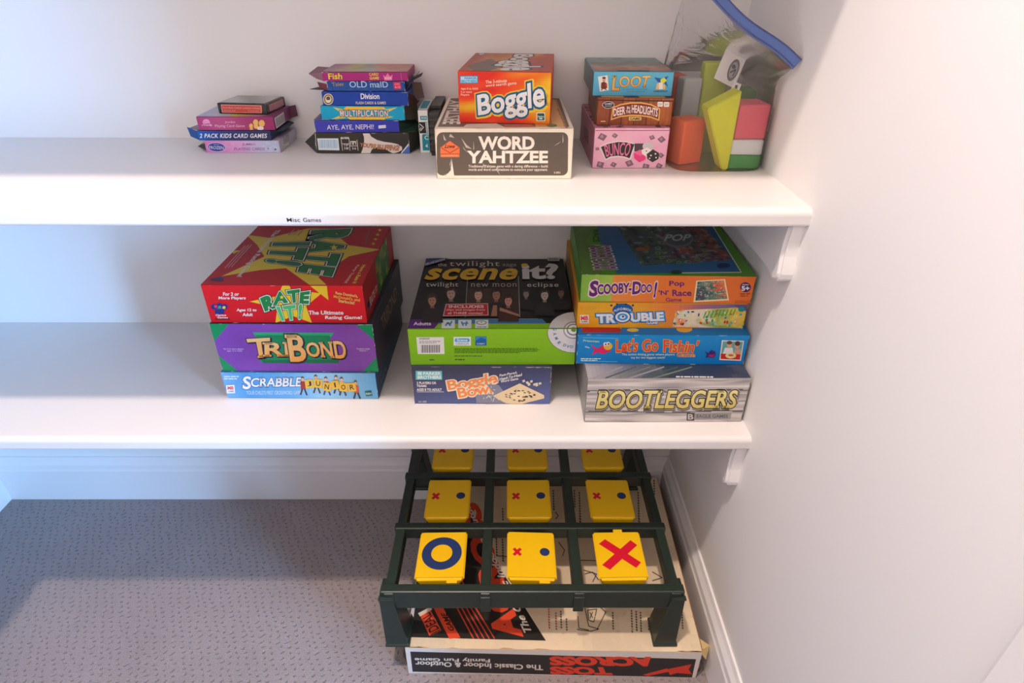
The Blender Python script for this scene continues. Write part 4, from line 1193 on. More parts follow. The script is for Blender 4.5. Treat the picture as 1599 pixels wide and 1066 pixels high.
a.part('sticker').poly([(312, 394), (582, 390), (586, 468), (294, 472)], (206, 170, 160)).poly([(316, 398), (578, 394), (580, 464), (300, 468)], (176, 34, 44)).text('INCLUDES', (332, 402, 556, 420), (240, 226, 222), bold=.05, serif=.04).text('clips and images from', (316, 426, 562, 440), (236, 214, 210), bold=.03).text('all THREE movies!', (324, 446, 548, 460), (236, 214, 210), bold=.03)
a.part('cover_lettering').text('scene', [(200, 166), (775, 166), (765, 240), (182, 240)], (238, 188, 44), bold=.065, spacing=1.06, slant=.04)
a.text('it?', [(796, 140), (1032, 134), (1032, 236), (800, 236)], (222, 216, 212), bold=.08).ell(816, 146, 22, 11, (238, 206, 50))
a.text('the', (262, 132, 318, 154), (196, 184, 172)).text('twilight', (336, 120, 656, 162), (196, 184, 172), spacing=1.12, serif=.03).text('saga', (676, 138, 764, 160), (160, 150, 142))
a.text('twilight', (186, 256, 392, 292), (200, 190, 180), spacing=1.1, serif=.03).text('new moon', (474, 262, 764, 286), (176, 158, 140), spacing=1.1).text('eclipse', (832, 258, 1034, 294), (214, 206, 198), spacing=1.1)
a.poly([(186, 104), (330, 100), (300, 116), (176, 152)], (58, 76, 124)).text('DELUXE EDITION', [(182, 134), (306, 102), (306, 116), (180, 150)], (206, 210, 220), bold=.05).rect(962, 100, 1040, 120, (176, 172, 168), r=5).text('DVD', (974, 104, 1028, 116), (60, 60, 60), bold=.04)
a.part('cover_print').scuff(8, 96, (130, 124, 118)); a.done()

# ------------------------------------------------------------------ lower shelf, right stack
KI = (870, 340, 330 / 1066)
D = (0.2438, 0.29, 0.0822)
t = lidded_box('game_box', 'grey wood-print strategy game box at the bottom of the right stack', 'game box', (0.2378, -0.3101, Z2), 0.3, D, (150, 144, 142), lip=.0012, tray_col=(120, 116, 114))
a = Art(t, D, 'front', [(916.6, 592.1), (1173.4, 589.4), (1157.7, 658.2), (913.0, 658.9)], KI)
nz = value_noise(101); nzb = value_noise(102)
def plank(u, v):
    for s in (.24, .73):
        if abs(v - s - .02 * math.sin(u * 9)) < .018:
            return (92, 88, 86)
    k = 0 if v < .24 else (1 if v < .73 else 2)
    g = nz(u * 4 + k * 9, v * 26 + 2.5 * nzb(u * 5, v * 4))
    return lerp((132, 127, 128), (202, 196, 190), g)
a.part('front_print').fill(plank, 60, 44)
a.part('title_lettering').text('BOOTLEGGERS', [(205, 872), (908, 866), (904, 958), (200, 964)], (232, 220, 150), bold=.05, serif=.05, out=[(.11, (176, 170, 160)), (.075, (46, 42, 34))], grad=(190, 170, 92), slant=.02, drop=(.004, -.06, (70, 66, 62)))
a.part('publisher_logo').rect(650, 982, 690, 1022, (60, 58, 58)).text('B', (656, 988, 684, 1016), (170, 166, 164), bold=.05).poly([(690, 985), (880, 980), (876, 1014), (688, 1018)], (132, 128, 128)).text('EAGLE GAMES', (700, 990, 862, 1008), (84, 82, 84), bold=.05)
a.part('front_print').scuff(16, 103, (200, 196, 190)); a.done()
a = Art(t, D, 'top', [(890.6, 453.1), (1092.1, 452.8), (1173.4, 589.4), (916.6, 592.1)], KI)
a.part('cover_print').fill(lambda u, v: lerp(ramp([(0, (150, 146, 150)), (.25, (96, 98, 112)), (.5, (46, 56, 70)), (1, (34, 44, 72))], u), (170, 160, 120), .6 * max(0, nz(u * 12 + v * 8, v * 10) - .55)), 36, 30)
for k in range(6):
    a.line([(180 + k * 60, 812), (330 + k * 70, 752)], 7, ((130, 128, 130), (60, 80, 70), (96, 110, 90))[k % 3])
a.fine(600, 796, 790, 808, 1, (190, 190, 190), seed=9); a.scuff(10, 104, (190, 186, 184)); a.done()
a = Art(t, D, 'left', [(890.6, 453.1), (916.6, 592.1), (913.0, 658.9), (887.2, 511.9)], KI)
a.part('side_print').fill(lambda u, v: lerp((120, 118, 116), (160, 156, 152), nz(u * 3, v * 16)), 14, 14); a.done()

D = (0.2564, 0.26, 0.0526)
t = lidded_box('game_box', 'bright blue fishing game box with orange lettering in the right stack', 'game box', (0.2304, -0.2715, 0.5537), -0.5, D, (14, 116, 182), lip=.0012, tray_col=(12, 100, 160))
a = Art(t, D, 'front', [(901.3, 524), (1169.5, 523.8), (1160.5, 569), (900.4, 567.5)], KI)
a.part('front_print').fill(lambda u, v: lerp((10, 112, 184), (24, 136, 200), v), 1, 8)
for s, y in ((0, 610), (1, 722)):
    a.line([(125, y), (300, y + 3)], 2, (120, 190, 220))
a.part('title_lettering')
LO = [(.06, (120, 30, 20)), (.035, (244, 226, 150))]
a.text("Let's", [(288, 618), (402, 612), (396, 676), (290, 682)], (226, 82, 36), bold=.06, out=LO).text('Go', [(418, 618), (500, 612), (500, 674), (420, 678)], (226, 82, 36), bold=.06, out=LO).text("Fishin'", [(524, 614), (708, 622), (690, 682), (526, 680)], (226, 82, 36), bold=.06, out=LO).text('Game', (596, 680, 688, 702), (232, 110, 40), bold=.05, out=[(.04, (244, 226, 150))])
a.part('small_print').text('The action fishing game where players', (320, 684, 584, 697), (232, 234, 190), bold=.02).text('try for the biggest catch!', (366, 700, 536, 712), (232, 234, 190), bold=.02).text('Pressman', [(128, 618), (206, 622), (206, 632), (128, 628)], (206, 226, 150), bold=.03).fine(120, 706, 220, 722, 2, (190, 220, 210), seed=6)
a.part('fish_picture').poly([(165, 640), (196, 662), (230, 640), (262, 652), (266, 674), (226, 688), (196, 680), (172, 694), (184, 668)], (206, 36, 92)).ell(250, 650, 22, 18, (240, 190, 60)).ell(236, 640, 9, 9, (236, 232, 226)).ell(250, 638, 9, 9, (236, 232, 226)).ell(238, 641, 4, 4, (30, 30, 30)).ell(252, 639, 4, 4, (30, 30, 30)).line([(138, 652), (160, 658)], 4, (210, 230, 236))
a.poly([(738, 672), (756, 682), (770, 666), (792, 676), (794, 694), (780, 708), (756, 702), (742, 706), (748, 690)], (52, 38, 110)).poly([(756, 690), (792, 688), (778, 704), (760, 700)], (150, 40, 90))
a.part('photo_print').poly([(822, 618), (938, 620), (926, 720), (814, 716)], (232, 226, 210)).poly([(828, 624), (932, 626), (921, 714), (820, 710)], (96, 160, 160))
a.poly([(828, 690), (840, 655), (880, 655), (886, 692)], (236, 236, 230)).ell(862, 640, 13, 17, (206, 156, 126)).ell(862, 630, 14, 9, (96, 60, 40)).poly([(886, 690), (892, 662), (922, 662), (924, 692)], (196, 150, 124)).ell(902, 644, 12, 16, (206, 156, 126)).ell(904, 634, 14, 12, (84, 50, 34)).poly([(820, 684), (922, 688), (920, 714), (820, 710)], (196, 44, 40)).ell(872, 694, 28, 14, (240, 226, 160)).ell(872, 692, 14, 5, (206, 90, 50))
a.part('front_print').scuff(24, 111, (196, 214, 222), .0026); a.done()
a = Art(t, D, 'top', [(883.8, 409.4), (1100.0, 410.4), (1169.5, 523.8), (901.3, 524)], KI)
a.part('cover_print').fill((12, 110, 178)).poly([(120, 560), (320, 560), (318, 585), (124, 585)], (170, 38, 44)).ell(380, 572, 30, 9, (226, 196, 80)).ell(640, 566, 40, 16, (232, 180, 60)).scuff(14, 112, (196, 214, 222)); a.done()
a = Art(t, D, 'left', [(883.8, 409.4), (901.3, 524), (900.4, 567.5), (881.7, 449.2)], KI)
a.part('side_print').fill((12, 100, 166)).scuff(10, 113, (190, 206, 214)); a.done()

D = (0.2526, 0.245, 0.0427)
t = lidded_box('game_box', 'yellow pop-dice game box with blue-edged white lettering in the right stack', 'game box', (0.2277, -0.252, 0.6062), -0.8, D, (226, 160, 36), lip=.001, tray_col=(214, 150, 40))
a = Art(t, D, 'front', [(902.5, 471.8), (1167, 475), (1160.5, 513.3), (900, 511)], KI)
nz = value_noise(121)
a.part('front_print').fill(lambda u, v: ramp([(0, (236, 164, 24)), (.12, (240, 178, 36)), (.4, (240, 170, 44)), (.6, (226, 120, 60)), (.78, (150, 96, 110)), (1, (110, 90, 140))], min(1, u + .12 * (v - .5))), 40, 6)
a.part('publisher_logo').rect(116, 488, 162, 530, (236, 230, 222)).text('MB', (121, 493, 158, 515), (206, 40, 40), bold=.09).text('GAMES', (122, 518, 157, 526), (30, 50, 110), bold=.03)
a.part('small_print').fine(118, 440, 200, 466, 3, (206, 150, 40), seed=3)
a.part('title_lettering').ell(334, 462, 52, 32, (20, 84, 150))
for x, y in ((276, 440), (305, 432), (350, 434), (385, 440)):
    a.ell(x, y, 6, 5, (40, 40, 60))
BO = [(.17, (20, 82, 152)), (.10, (50, 150, 206))]
a.text('TR', [(200, 484), (296, 482), (296, 528), (204, 530)], (240, 240, 240), bold=.09, out=BO).text('UBLE', [(372, 480), (540, 474), (546, 518), (376, 524)], (240, 240, 240), bold=.09, out=BO)
a.ell(334, 498, 44, 32, (20, 82, 152)).ell(334, 498, 37, 26, (240, 240, 240)).ell(334, 498, 27, 18, (50, 140, 200)).ell(334, 498, 15, 10, (230, 240, 244)).ell(336, 496, 6, 5, (20, 60, 110))
a.text('POP-O-MATIC', [(292, 462), (378, 462), (384, 476), (288, 476)], (226, 236, 240), bold=.05, arc=.9).text('GAME', (454, 522, 514, 535), (240, 240, 240), bold=.06, out=[(.2, (20, 82, 152))])
a.part('toy_picture').patch([(600, 466), (950, 450), (944, 556), (586, 548)], lambda u, v: lerp(ramp([(0, (226, 130, 60)), (.07, (206, 160, 110)), (.12, (190, 196, 200)), (.2, (206, 196, 150)), (.4, (214, 200, 176)), (.6, (120, 150, 60)), (.85, (206, 180, 60)), (1, (224, 176, 50))], min(1, max(0, u + .35 * (nz(u * 9, v * 5) - .5)))), (236, 226, 206), .4 * nz(u * 22, v * 12)), 48, 16)
rnd = random.Random(9)
for k in range(46):
    x, y = rnd.uniform(596, 940), rnd.uniform(468, 550)
    c = rnd.choice([(196, 44, 44), (40, 90, 170), (60, 150, 70), (240, 210, 70), (40, 170, 180), (240, 236, 226), (30, 40, 60)])
    a.ell(x, y, rnd.uniform(3, 8), rnd.uniform(4, 9), c, rnd.uniform(0, 90), 8)
for k in range(9):
    a.line([(740 + k * 18, 505 - k * 2), (752 + k * 18, 470 - k * 1.5)], 6, (80, 160, 50))
a.poly([(885, 440), (950, 442), (950, 470), (920, 458)], (92, 70, 130)).ell(925, 460, 16, 12, (20, 130, 130))
a.part('front_print').scuff(16, 123, (236, 216, 170)); a.done()
a = Art(t, D, 'left', [(885.5, 374.1), (902.5, 471.8), (900, 511), (883.8, 407.7)], KI)
a.part('side_print').fill(lambda u, v: ramp([(0, (180, 120, 40)), (.35, (120, 90, 60)), (.5, (90, 110, 50)), (.7, (150, 60, 40)), (1, (214, 160, 40))], min(1, max(0, u + .3 * (nz(u * 8, v * 4) - .5)))), 24, 6); a.done()

D = (0.2526, 0.24, 0.0449)
t = lidded_box('game_box', 'orange and green racing game box with purple lettering atop the right stack', 'game box', (0.2306, -0.25, 0.6489), -1.5, D, (60, 128, 30), lip=.0012, tray_col=(214, 206, 190))
a = Art(t, D, 'front', [(909, 426), (1180.8, 432.2), (1169.5, 475.4), (905.2, 469.5)], KI)
a.part('front_print').fill(lambda u, v: ramp([(0, (120, 166, 62)), (.17, (150, 180, 70)), (.19, (226, 140, 60)), (.5, (230, 118, 44)), (1, (226, 112, 44))], u), 44, 2)
PU = (92, 30, 104)
a.part('title_lettering')
SO = [(.10, (238, 214, 206))]
a.text('S', [(170, 312), (214, 310), (206, 392), (160, 394)], PU, bold=.09, out=SO).text('COOBY-', [(204, 330), (380, 322), (376, 376), (204, 384)], PU, bold=.08, out=SO).text('D', [(384, 318), (430, 316), (424, 382), (378, 384)], PU, bold=.09, out=SO).text('OO', [(424, 330), (482, 332), (478, 374), (422, 378)], PU, bold=.08, out=SO).text('!', [(496, 322), (510, 320), (494, 402), (484, 402)], PU, bold=.09, out=SO)
a.text('Pop', (566, 316, 642, 350), PU, bold=.05).text("'N'", (512, 364, 562, 388), PU, bold=.05).text('Race', (580, 362, 676, 394), PU, bold=.05).text('Game', (546, 402, 626, 422), PU, bold=.03)
a.part('board_picture').poly([(702, 316), (846, 310), (862, 418), (684, 426)], (222, 206, 160))
a.patch([(708, 322), (840, 316), (854, 410), (694, 418)], lambda u, v: lerp(ramp([(0, (70, 66, 80)), (.3, (60, 80, 80)), (.55, (90, 120, 100)), (.75, (190, 90, 60)), (1, (206, 120, 70))], min(1, max(0, u * .7 + .3 * (1 - v) + .5 * (nz(u * 8, v * 8) - .5)))), (220, 210, 190), .55 if nz(u * 26 + 3, v * 24) > .72 else 0), 40, 32)
a.part('age_badge').ell(946, 352, 27, 25, (70, 28, 92)).text('Ages', (930, 334, 962, 345), (236, 220, 200), bold=.04).text('5+', (926, 346, 966, 370), (240, 236, 230), bold=.09).fine(918, 380, 968, 402, 2, (150, 70, 40), seed=5)
a.part('front_print').poly([(890, 418), (990, 420), (960, 440), (890, 434)], (196, 92, 36)).scuff(12, 131, (236, 206, 170)); a.done()
a = Art(t, D, 'top', [(892.6, 337.7), (1115.0, 340.0), (1180.8, 432.2), (909, 426)], KI)
nz = value_noise(133); nzb = value_noise(134)
a.part('cover_print').fill((78, 142, 34)).poly([(60, 40), (190, 40), (150, 110), (240, 300), (120, 300)], (88, 124, 46))
a.poly([(190, 0), (760, 0), (925, 280), (300, 278), (215, 120)], (40, 94, 140)).line([(770, 20), (925, 278), (610, 278)], 4, (206, 206, 190))
def race(u, v):
    c = ramp([(0, (44, 60, 62)), (.25, (64, 84, 84)), (.45, (60, 92, 60)), (.6, (74, 70, 86)), (.78, (140, 72, 58)), (1, (96, 84, 90))], min(1, max(0, .75 * u + .25 * v + .6 * (nz(u * 7, v * 7) - .5))))
    q = nzb(u * 26, v * 26)
    return lerp(c, (150, 164, 150) if q > .78 else (24, 30, 34), .55 if q > .78 or q < .26 else 0)
a.part('board_picture').patch([(270, 0), (700, 0), (885, 215), (420, 240)], race, 70, 60)
for k in range(15):
    an = k / 15 * 6.28
    a.ell(620 + 120 * math.cos(an), 165 + 62 * math.sin(an), 15, 8, (104, 130, 96), 0, 12).ell(620 + 120 * math.cos(an), 165 + 62 * math.sin(an), 9, 4, (60, 84, 60), 0, 10)
a.ell(605, 110, 78, 44, (104, 110, 112)).ell(605, 106, 68, 37, (74, 82, 86)).text('POP', (540, 86, 668, 120), (170, 176, 176), bold=.06, slant=.12)
a.ell(425, 160, 34, 9, (150, 84, 50)).ell(445, 152, 16, 8, (120, 74, 50)).ell(835, 245, 34, 12, (24, 40, 90)).ell(595, 276, 30, 10, (30, 60, 44))
a.part('cover_lettering').text('SCOOBY-DOO!', [(262, 140), (300, 262), (188, 262), (160, 140)], (104, 70, 96), bold=.08, out=[(.09, (206, 200, 190))])
a.text('RACE', [(206, 62), (212, 125), (180, 125), (178, 62)], (40, 78, 24), bold=.05)
a.scuff(8, 135, (190, 206, 170)); a.done()
a = Art(t, D, 'left', [(892.6, 337.7), (909, 426), (905.2, 469.5), (890.6, 374.6)], KI)
a.part('side_print').fill(lambda u, v: lerp((46, 120, 40), (96, 150, 60), nz(u * 8, v * 3)), 16, 4); a.done()
# loose shrink wrap at the front left corner
w, d, h = D

# ------------------------------------------------------------------ clear zip bag of foam blocks
def film_material():
    m = bpy.data.materials.new('clear_film')
    m.use_nodes = True
    nt = m.node_tree
    N, L = nt.nodes, nt.links
    N.remove(N['Principled BSDF'])
    out = N['Material Output']
    tr = N.new('ShaderNodeBsdfTransparent'); tr.inputs[0].default_value = (.985, .985, .985, 1)
    gl = N.new('ShaderNodeBsdfGlossy'); gl.inputs[0].default_value = (.9, .9, .9, 1); gl.inputs['Roughness'].default_value = .3
    df = N.new('ShaderNodeBsdfTranslucent'); df.inputs[0].default_value = (.75, .73, .72, 1)
    d2 = N.new('ShaderNodeBsdfDiffuse'); d2.inputs[0].default_value = (.75, .73, .72, 1)
    tc = N.new('ShaderNodeTexCoord')
    nz = N.new('ShaderNodeTexNoise'); nz.inputs['Scale'].default_value = 32.0; nz.inputs['Detail'].default_value = 4.0; nz.inputs['Distortion'].default_value = 1.2
    L.new(tc.outputs['Object'], nz.inputs['Vector'])
    bp = N.new('ShaderNodeBump'); bp.inputs['Strength'].default_value = .35; bp.inputs['Distance'].default_value = .006
    L.new(nz.outputs['Fac'], bp.inputs['Height'])
    L.new(bp.outputs['Normal'], gl.inputs['Normal'])
    fr = N.new('ShaderNodeFresnel'); fr.inputs[0].default_value = 1.13
    L.new(bp.outputs['Normal'], fr.inputs['Normal'])
    m0 = N.new('ShaderNodeMixShader'); m0.inputs[0].default_value = .5
    L.new(df.outputs[0], m0.inputs[1]); L.new(d2.outputs[0], m0.inputs[2])
    m1 = N.new('ShaderNodeMixShader'); m1.inputs[0].default_value = .13
    L.new(tr.outputs[0], m1.inputs[1]); L.new(m0.outputs[0], m1.inputs[2])
    m2 = N.new('ShaderNodeMixShader')
    L.new(fr.outputs[0], m2.inputs[0]); L.new(m1.outputs[0], m2.inputs[1]); L.new(gl.outputs[0], m2.inputs[2])
    L.new(m2.outputs[0], out.inputs['Surface'])
    return m
FILM = film_material()

GF = 'foam blocks inside the zip bag'
def block(label, c, dims, loc, rot=(0, 0, 0), name='foam_block', bev=.003):
    w, d, h = dims
    key = 'foam_%02x%02x%02x' % c
    b = bm_box(-w/2, w/2, -d/2, d/2, 0, h, bev, 3)
    o = link_mesh(name, b, mat(key, c, .85, .05, 90, .25), None)
    o.location = loc
    o.rotation_euler = tuple(R(v) for v in rot)
    return tag(o, label, 'foam block', GF)
block('green foam block lying at the bottom right of the zip bag', (52, 140, 60), (.045, .048, .0195), (.3335, -.159, Z1 + .0005), (0, 0, -2))
block('white foam block between the green and the pink blocks in the bag', (206, 210, 212), (.045, .048, .021), (.3335, -.159, Z1 + .0203), (0, 0, -2))
block('pink foam block on top of the white one in the zip bag', (212, 88, 104), (.0445, .046, .046), (.3330, -.158, Z1 + .0416), (0, 0, 3))
block('orange foam block at the left of the zip bag', (226, 92, 32), (.040, .036, .062), (.2560, -.140, Z1 + .0005), (0, 0, 26))
block('small coral foam block at the upper left of the zip bag', (212, 90, 60), (.026, .034, .108), (.252, -.052, Z1 + .0005), (0, 0, 8))
block('pale grey foam block behind the lime wedge', (172, 178, 176), (.028, .028, .108), (.266, -.086, Z1 + .0005), (0, 0, 8))
block('lime green foam block standing highest behind the wedge', (172, 186, 52), (.036, .026, .128), (.302, -.0800, Z1 + .0005), (0, 0, -3))
block('dark green foam block behind the pink block', (66, 112, 56), (.030, .026, .098), (.338, -.112, Z1 + .0005), (0, 0, 4))
b = bm_prism([(-.008, 0), (.001, 0), (.001, .106), (-.042, .083)], 'y', -.015, .015)
bmesh.ops.bevel(b, geom=list(b.edges), offset=.0015, segments=2, affect='EDGES')
o = link_mesh('foam_wedge', b, mat('foam_wedge', (204, 206, 30), .85, .05, 90, .25))
o.location = (.3085, -.1715, Z1 + .0005)
o.rotation_euler = (0, 0, R(2))
tag(o, 'tall lime yellow foam wedge at the front of the zip bag', 'foam block', GF)
# paper tags slipped inside the bag
def paper_tag(label, loc, rot, w, h, art=True):
    t = thing('paper_tag', label, 'paper tag', loc)
    t.rotation_euler = tuple(R(v) for v in rot)
    link_mesh('tag_card', bm_box(-w/2, w/2, 0, .0006, 0, h, .0002, 1), mat('tag_paper', (226, 222, 218), .6), t)
    a = Art(t, (w, .0006, h), 'front', [(0, 0), (10, 0), (10, 10), (0, 10)], base=.0002)
    if art:
        a.part('tag_print').ell(6.6, 5, 2.3, 3.6, (96, 94, 96)).ell(6.6, 5, 1.6, 2.6, (150, 148, 148)).ell(6.2, 4, .9, .7, (70, 70, 74)).line([(5.6, 6.2), (7.6, 4.4), (7.2, 6.8)], .5, (60, 60, 64))
    else:
        a.part('tag_print').poly([(3, 3), (6, 2), (7, 6), (4, 8)], (70, 66, 66)).line([(2, 8), (8, 7)], .8, (90, 86, 86))
    a.done()
    return t
paper_tag('white paper tag with a grey oval print inside the top of the bag', (.306, -.118, Z1 + .105), (-24, 24, 0), .034, .044)
paper_tag('small white printed tag above the pink foam block', (.3155, -.1395, Z1 + .096), (-20, 20, 0), .012, .014, False)

bag = thing('zip_bag', 'clear plastic zip bag with blue seal holding coloured foam blocks', 'plastic bag', (.295, -.11, Z1))
BO = Vector((.295, -.11, Z1))
ZA, ZB = Vector((.2300, -.1250, 1.0630)), Vector((.3565, -.222, .966))      # the two ends of the seal
NU, NV = 64, 40
wr = value_noise(201); wr2 = value_noise(202)
levels = [  # height, x0, x1, y0, y1
    (.0003, .230, .3605, -.192, -.016), (.003, .2275, .3632, -.1965, -.012), (.03, .2265, .3635, -.198, -.010), (.075, .2265, .3635, -.198, -.010), (.105, .229, .3630, -.196, -.010)]
def bag_point(i, t):
    ph = 2 * math.pi * i / NU
    c, s = math.cos(ph), math.sin(ph)
    sq = lambda q: math.copysign(abs(q) ** .38, q)
    def ring(z, x0, x1, y0, y1):
        return Vector(((x0 + x1) / 2 + (x1 - x0) / 2 * sq(c), (y0 + y1) / 2 + (y1 - y0) / 2 * sq(s), Z1 + z))
    if t <= .5:
        q = t / .5 * (len(levels) - 1)
        k = min(int(q), len(levels) - 2); f = q - k
        p = ring(*levels[k]).lerp(ring(*levels[k + 1]), f)
    else:
        f = (t - .5) / .5
        lo = ring(*levels[-1])
        mid = (ZA + ZB) / 2; half = (ZB - ZA) / 2
        top = mid + half * c + Vector((.5, .75, .25)).normalized() * (.0012 * s)
        e = f * f * (3 - 2 * f)
        p = lo.lerp(top, .35 * f + .65 * e)
        p += Vector((0, 0, .010 * math.sin(math.pi * f) * (wr(i * .35, f * 4) - .5)))
    amp = (.0016 if t < .5 else .0016 + .009 * (t - .5) * (1 - t) * 4) * min(1, t * 6)
    inward = Vector((-c, -s, 0))
    p += inward * amp * (wr(i * .55, t * 9) * .6 + wr2(i * 1.3, t * 14) * .4)
    return p
bm = bmesh.new()
rows = []
for j in range(NV + 1):
    rows.append([bm.verts.new(bag_point(i, j / NV) - BO) for i in range(NU)])
for j in range(NV):
    for i in range(NU):
        bm.faces.new((rows[j][i], rows[j][(i + 1) % NU], rows[j + 1][(i + 1) % NU], rows[j + 1][i]))
bm.faces.new(list(reversed(rows[0])))
link_mesh('bag_film', bm, FILM, bag, True)
# the blue seal: a ribbon with two raised tracks
def ribbon(name, off0, off1, th, m, parent):
    bm = bmesh.new()
    secs = []
    ax = (ZB - ZA).normalized()
    upv = Vector((.52, -.10, .62)); upv = (upv - ax * upv.dot(ax)).normalized()
    nn = ax.cross(upv).normalized()
    for k in range(25):
        f = k / 24
        base = ZA.lerp(ZB, f) + upv * .0022 * math.sin(f * 9.0) + nn * .002 * math.sin(f * 7 + 1)
        secs.append([bm.verts.new(base + upv * o + nn * s - BO) for o, s in ((off0, -th), (off1, -th), (off1, th), (off0, th))])
    for a_, b_ in zip(secs, secs[1:]):
        for q in range(4):
            bm.faces.new((a_[q], a_[(q + 1) % 4], b_[(q + 1) % 4], b_[q]))
    bm.faces.new(secs[0]); bm.faces.new(list(reversed(secs[-1])))
    bmesh.ops.recalc_face_normals(bm, faces=bm.faces)
    return link_mesh(name, bm, m, parent)
zs = ribbon('zip_seal', -.002, .0125, .0008, mat('zip_blue', (58, 92, 160), .3, .05), bag)
tr1 = ribbon('zip_track', .0000, .0016, .0016, mat('zip_navy', (30, 48, 110), .3, .05), zs)
tr2 = ribbon('zip_track', .0108, .0124, .0016, mat('zip_navy', (30, 48, 110), .3, .05), zs)

# ------------------------------------------------------------------ carton on the floor
KJ = (580, 690, 500 / 1599)
KK = (600, 920, 550 / 1599)
D = (0.5102, 0.42, 0.0762)
w, d, h = D
TAN = (214, 192, 160)
t = lidded_box('game_carton', 'large worn cream carton lying on the carpet under the toss target', 'game box', (0.0752, -0.4372, 0), -1, D, TAN, lip=.010, tray_col=(150, 140, 126), rough=.6)
a = Art(t, D, 'front', [(631, 1009), (1097.2, 1019.5), (1084, 1057.6), (637.8, 1050.7)], KK)
a.part('front_print').fill(TAN)
a.poly([(84, 252), (1450, 290), (1410, 404), (104, 384)], (206, 200, 192))
a.poly([(118, 276), (1415, 318), (1392, 398), (130, 372)], (40, 38, 38))
a.part('front_lettering')
WT = (224, 214, 200)
a.text('The Classic Indoor & Outdoor', [(746, 366), (144, 344), (144, 322), (746, 342)], WT, bold=.05)
a.text('Family Fun Game', [(502, 330), (140, 322), (140, 302), (502, 308)], WT, bold=.05)
a.text('TOSS', [(1056, 388), (776, 384), (776, 348), (1040, 352)], (224, 66, 42), bold=.12)
a.text('ACROSS', [(1246, 350), (776, 344), (776, 302), (1222, 306)], (224, 66, 42), bold=.12)
a.poly([(1185, 386), (1290, 358), (1300, 372), (1205, 392)], (214, 58, 40)).poly([(1290, 362), (1395, 340), (1380, 362), (1392, 384), (1330, 378), (1300, 388)], (206, 54, 38))
a.part('front_print').scuff(46, 141, (206, 186, 156), .005); a.done()
a = Art(t, D, 'top', [(678.4, 741.1), (1025.8, 745.3), (1097.2, 1019.5), (631, 1009)], KJ)
nz = value_noise(143)
a.part('cover_print').fill(lambda u, v: lerp((218, 198, 168), (200, 182, 154), nz(u * 9, v * 8)), 30, 26)
a.poly([(330, 170), (440, 170), (545, 480), (865, 990), (190, 968), (150, 700)], (38, 36, 34))
a.part('cover_lettering')
RO = (226, 76, 46)
a.text('ACROSS', [(612, 985), (430, 300), (530, 300), (754, 966)], RO, bold=.10)
a.text('The Classic Indoor & Outdoor', [(756, 950), (430, 250), (458, 250), (800, 952)], WT, bold=.06)
for k in range(5):
    a.line([(505 + k * 26, 978), (400 + k * 22, 780), (330 + k * 16, 560)], 7, (190, 66, 44))
a.poly([(305, 820), (352, 820), (440, 972), (385, 978)], RO).text('GAME', [(385, 940), (340, 850), (372, 850), (412, 935)], (60, 30, 26), bold=.06)
a.poly([(238, 855), (290, 830), (345, 935), (285, 962)], RO).text('IDEAL', [(292, 958), (245, 868), (288, 842), (340, 935)], (60, 34, 28), bold=.03).poly([(230, 850), (292, 818), (300, 832), (240, 866)], (206, 190, 170)).poly([(180, 822), (215, 822), (208, 870)], (190, 190, 196))
a.part('instruction_print')
INK = (84, 76, 68)
for x, y0, y1 in ((652, 330, 390), (1010, 240, 330), (1035, 250, 420), (905, 240, 340), (880, 830, 930), (915, 850, 935), (940, 842, 930), (968, 880, 935), (1200, 850, 935), (1295, 840, 945), (1318, 845, 945), (1340, 850, 948), (1550, 850, 930), (1380, 880, 940), (1410, 190, 260), (1330, 250, 400), (620, 480, 560), (650, 470, 600), (1460, 640, 760)):
    yy = y0
    while yy < y1:
        a.line([(x, yy), (x + (yy - y0) * .06, yy + 9)], 7, (176, 84, 70) if x in (880, 915) else INK); yy += 13; a.lay -= LAYER
    a.lay += LAYER
a.part('drawing_print')
for pts in ([(1060, 830), (1080, 920), (1130, 935), (1090, 945), (1040, 940), (1020, 935)], [(1075, 840), (1120, 835), (1105, 900), (1080, 890), (1075, 840)], [(1085, 850), (1100, 880)], [(1100, 848), (1086, 882)], [(1130, 820), (1165, 850), (1120, 940)], [(1025, 870), (1030, 930), (1080, 940)],
            [(1055, 640), (1120, 660), (1100, 700)], [(1400, 650), (1450, 680), (1400, 695)], [(1060, 660), (1100, 650), (1130, 690)], [(930, 500), (960, 540), (950, 570)], [(915, 350), (930, 370), (915, 385)], [(1000, 590), (1200, 596)], [(620, 568), (720, 574)]):
    a.line(pts, 4, (60, 56, 52))
a.part('cover_print')
for k in range(18):
    rn = random.Random(k)
    x, y = rn.uniform(850, 1550), rn.uniform(760, 990)
    a.poly([(x, y), (x + rn.uniform(5, 26), y + rn.uniform(-6, 6)), (x + rn.uniform(-4, 12), y + rn.uniform(4, 10))], (196, 176, 146)); a.lay -= LAYER
a.scuff(70, 144, (186, 142, 98), .005); a.done()
flap(t, [(w/2 - .004, .004, h - .002), (w/2 - .002, .03, h - .002), (w/2 + .020, .022, h - .014), (w/2 + .012, .006, h - .030)], (212, 186, 132), .0012, 'torn_corner')
flap(t, [(w/2 + .001, .006, .006), (w/2 + .001, .40, .006), (w/2 + .001, .40, h - .003), (w/2 + .001, .006, h - .003)], (150, 108, 70), .001, 'side_panel')
flap(t, [(-w/2 - .001, .012, .001), (-w/2 - .001, .09, .001), (-w/2 - .016, .09, .018), (-w/2 - .012, .02, .020)], (120, 108, 98), .0012, 'torn_corner')

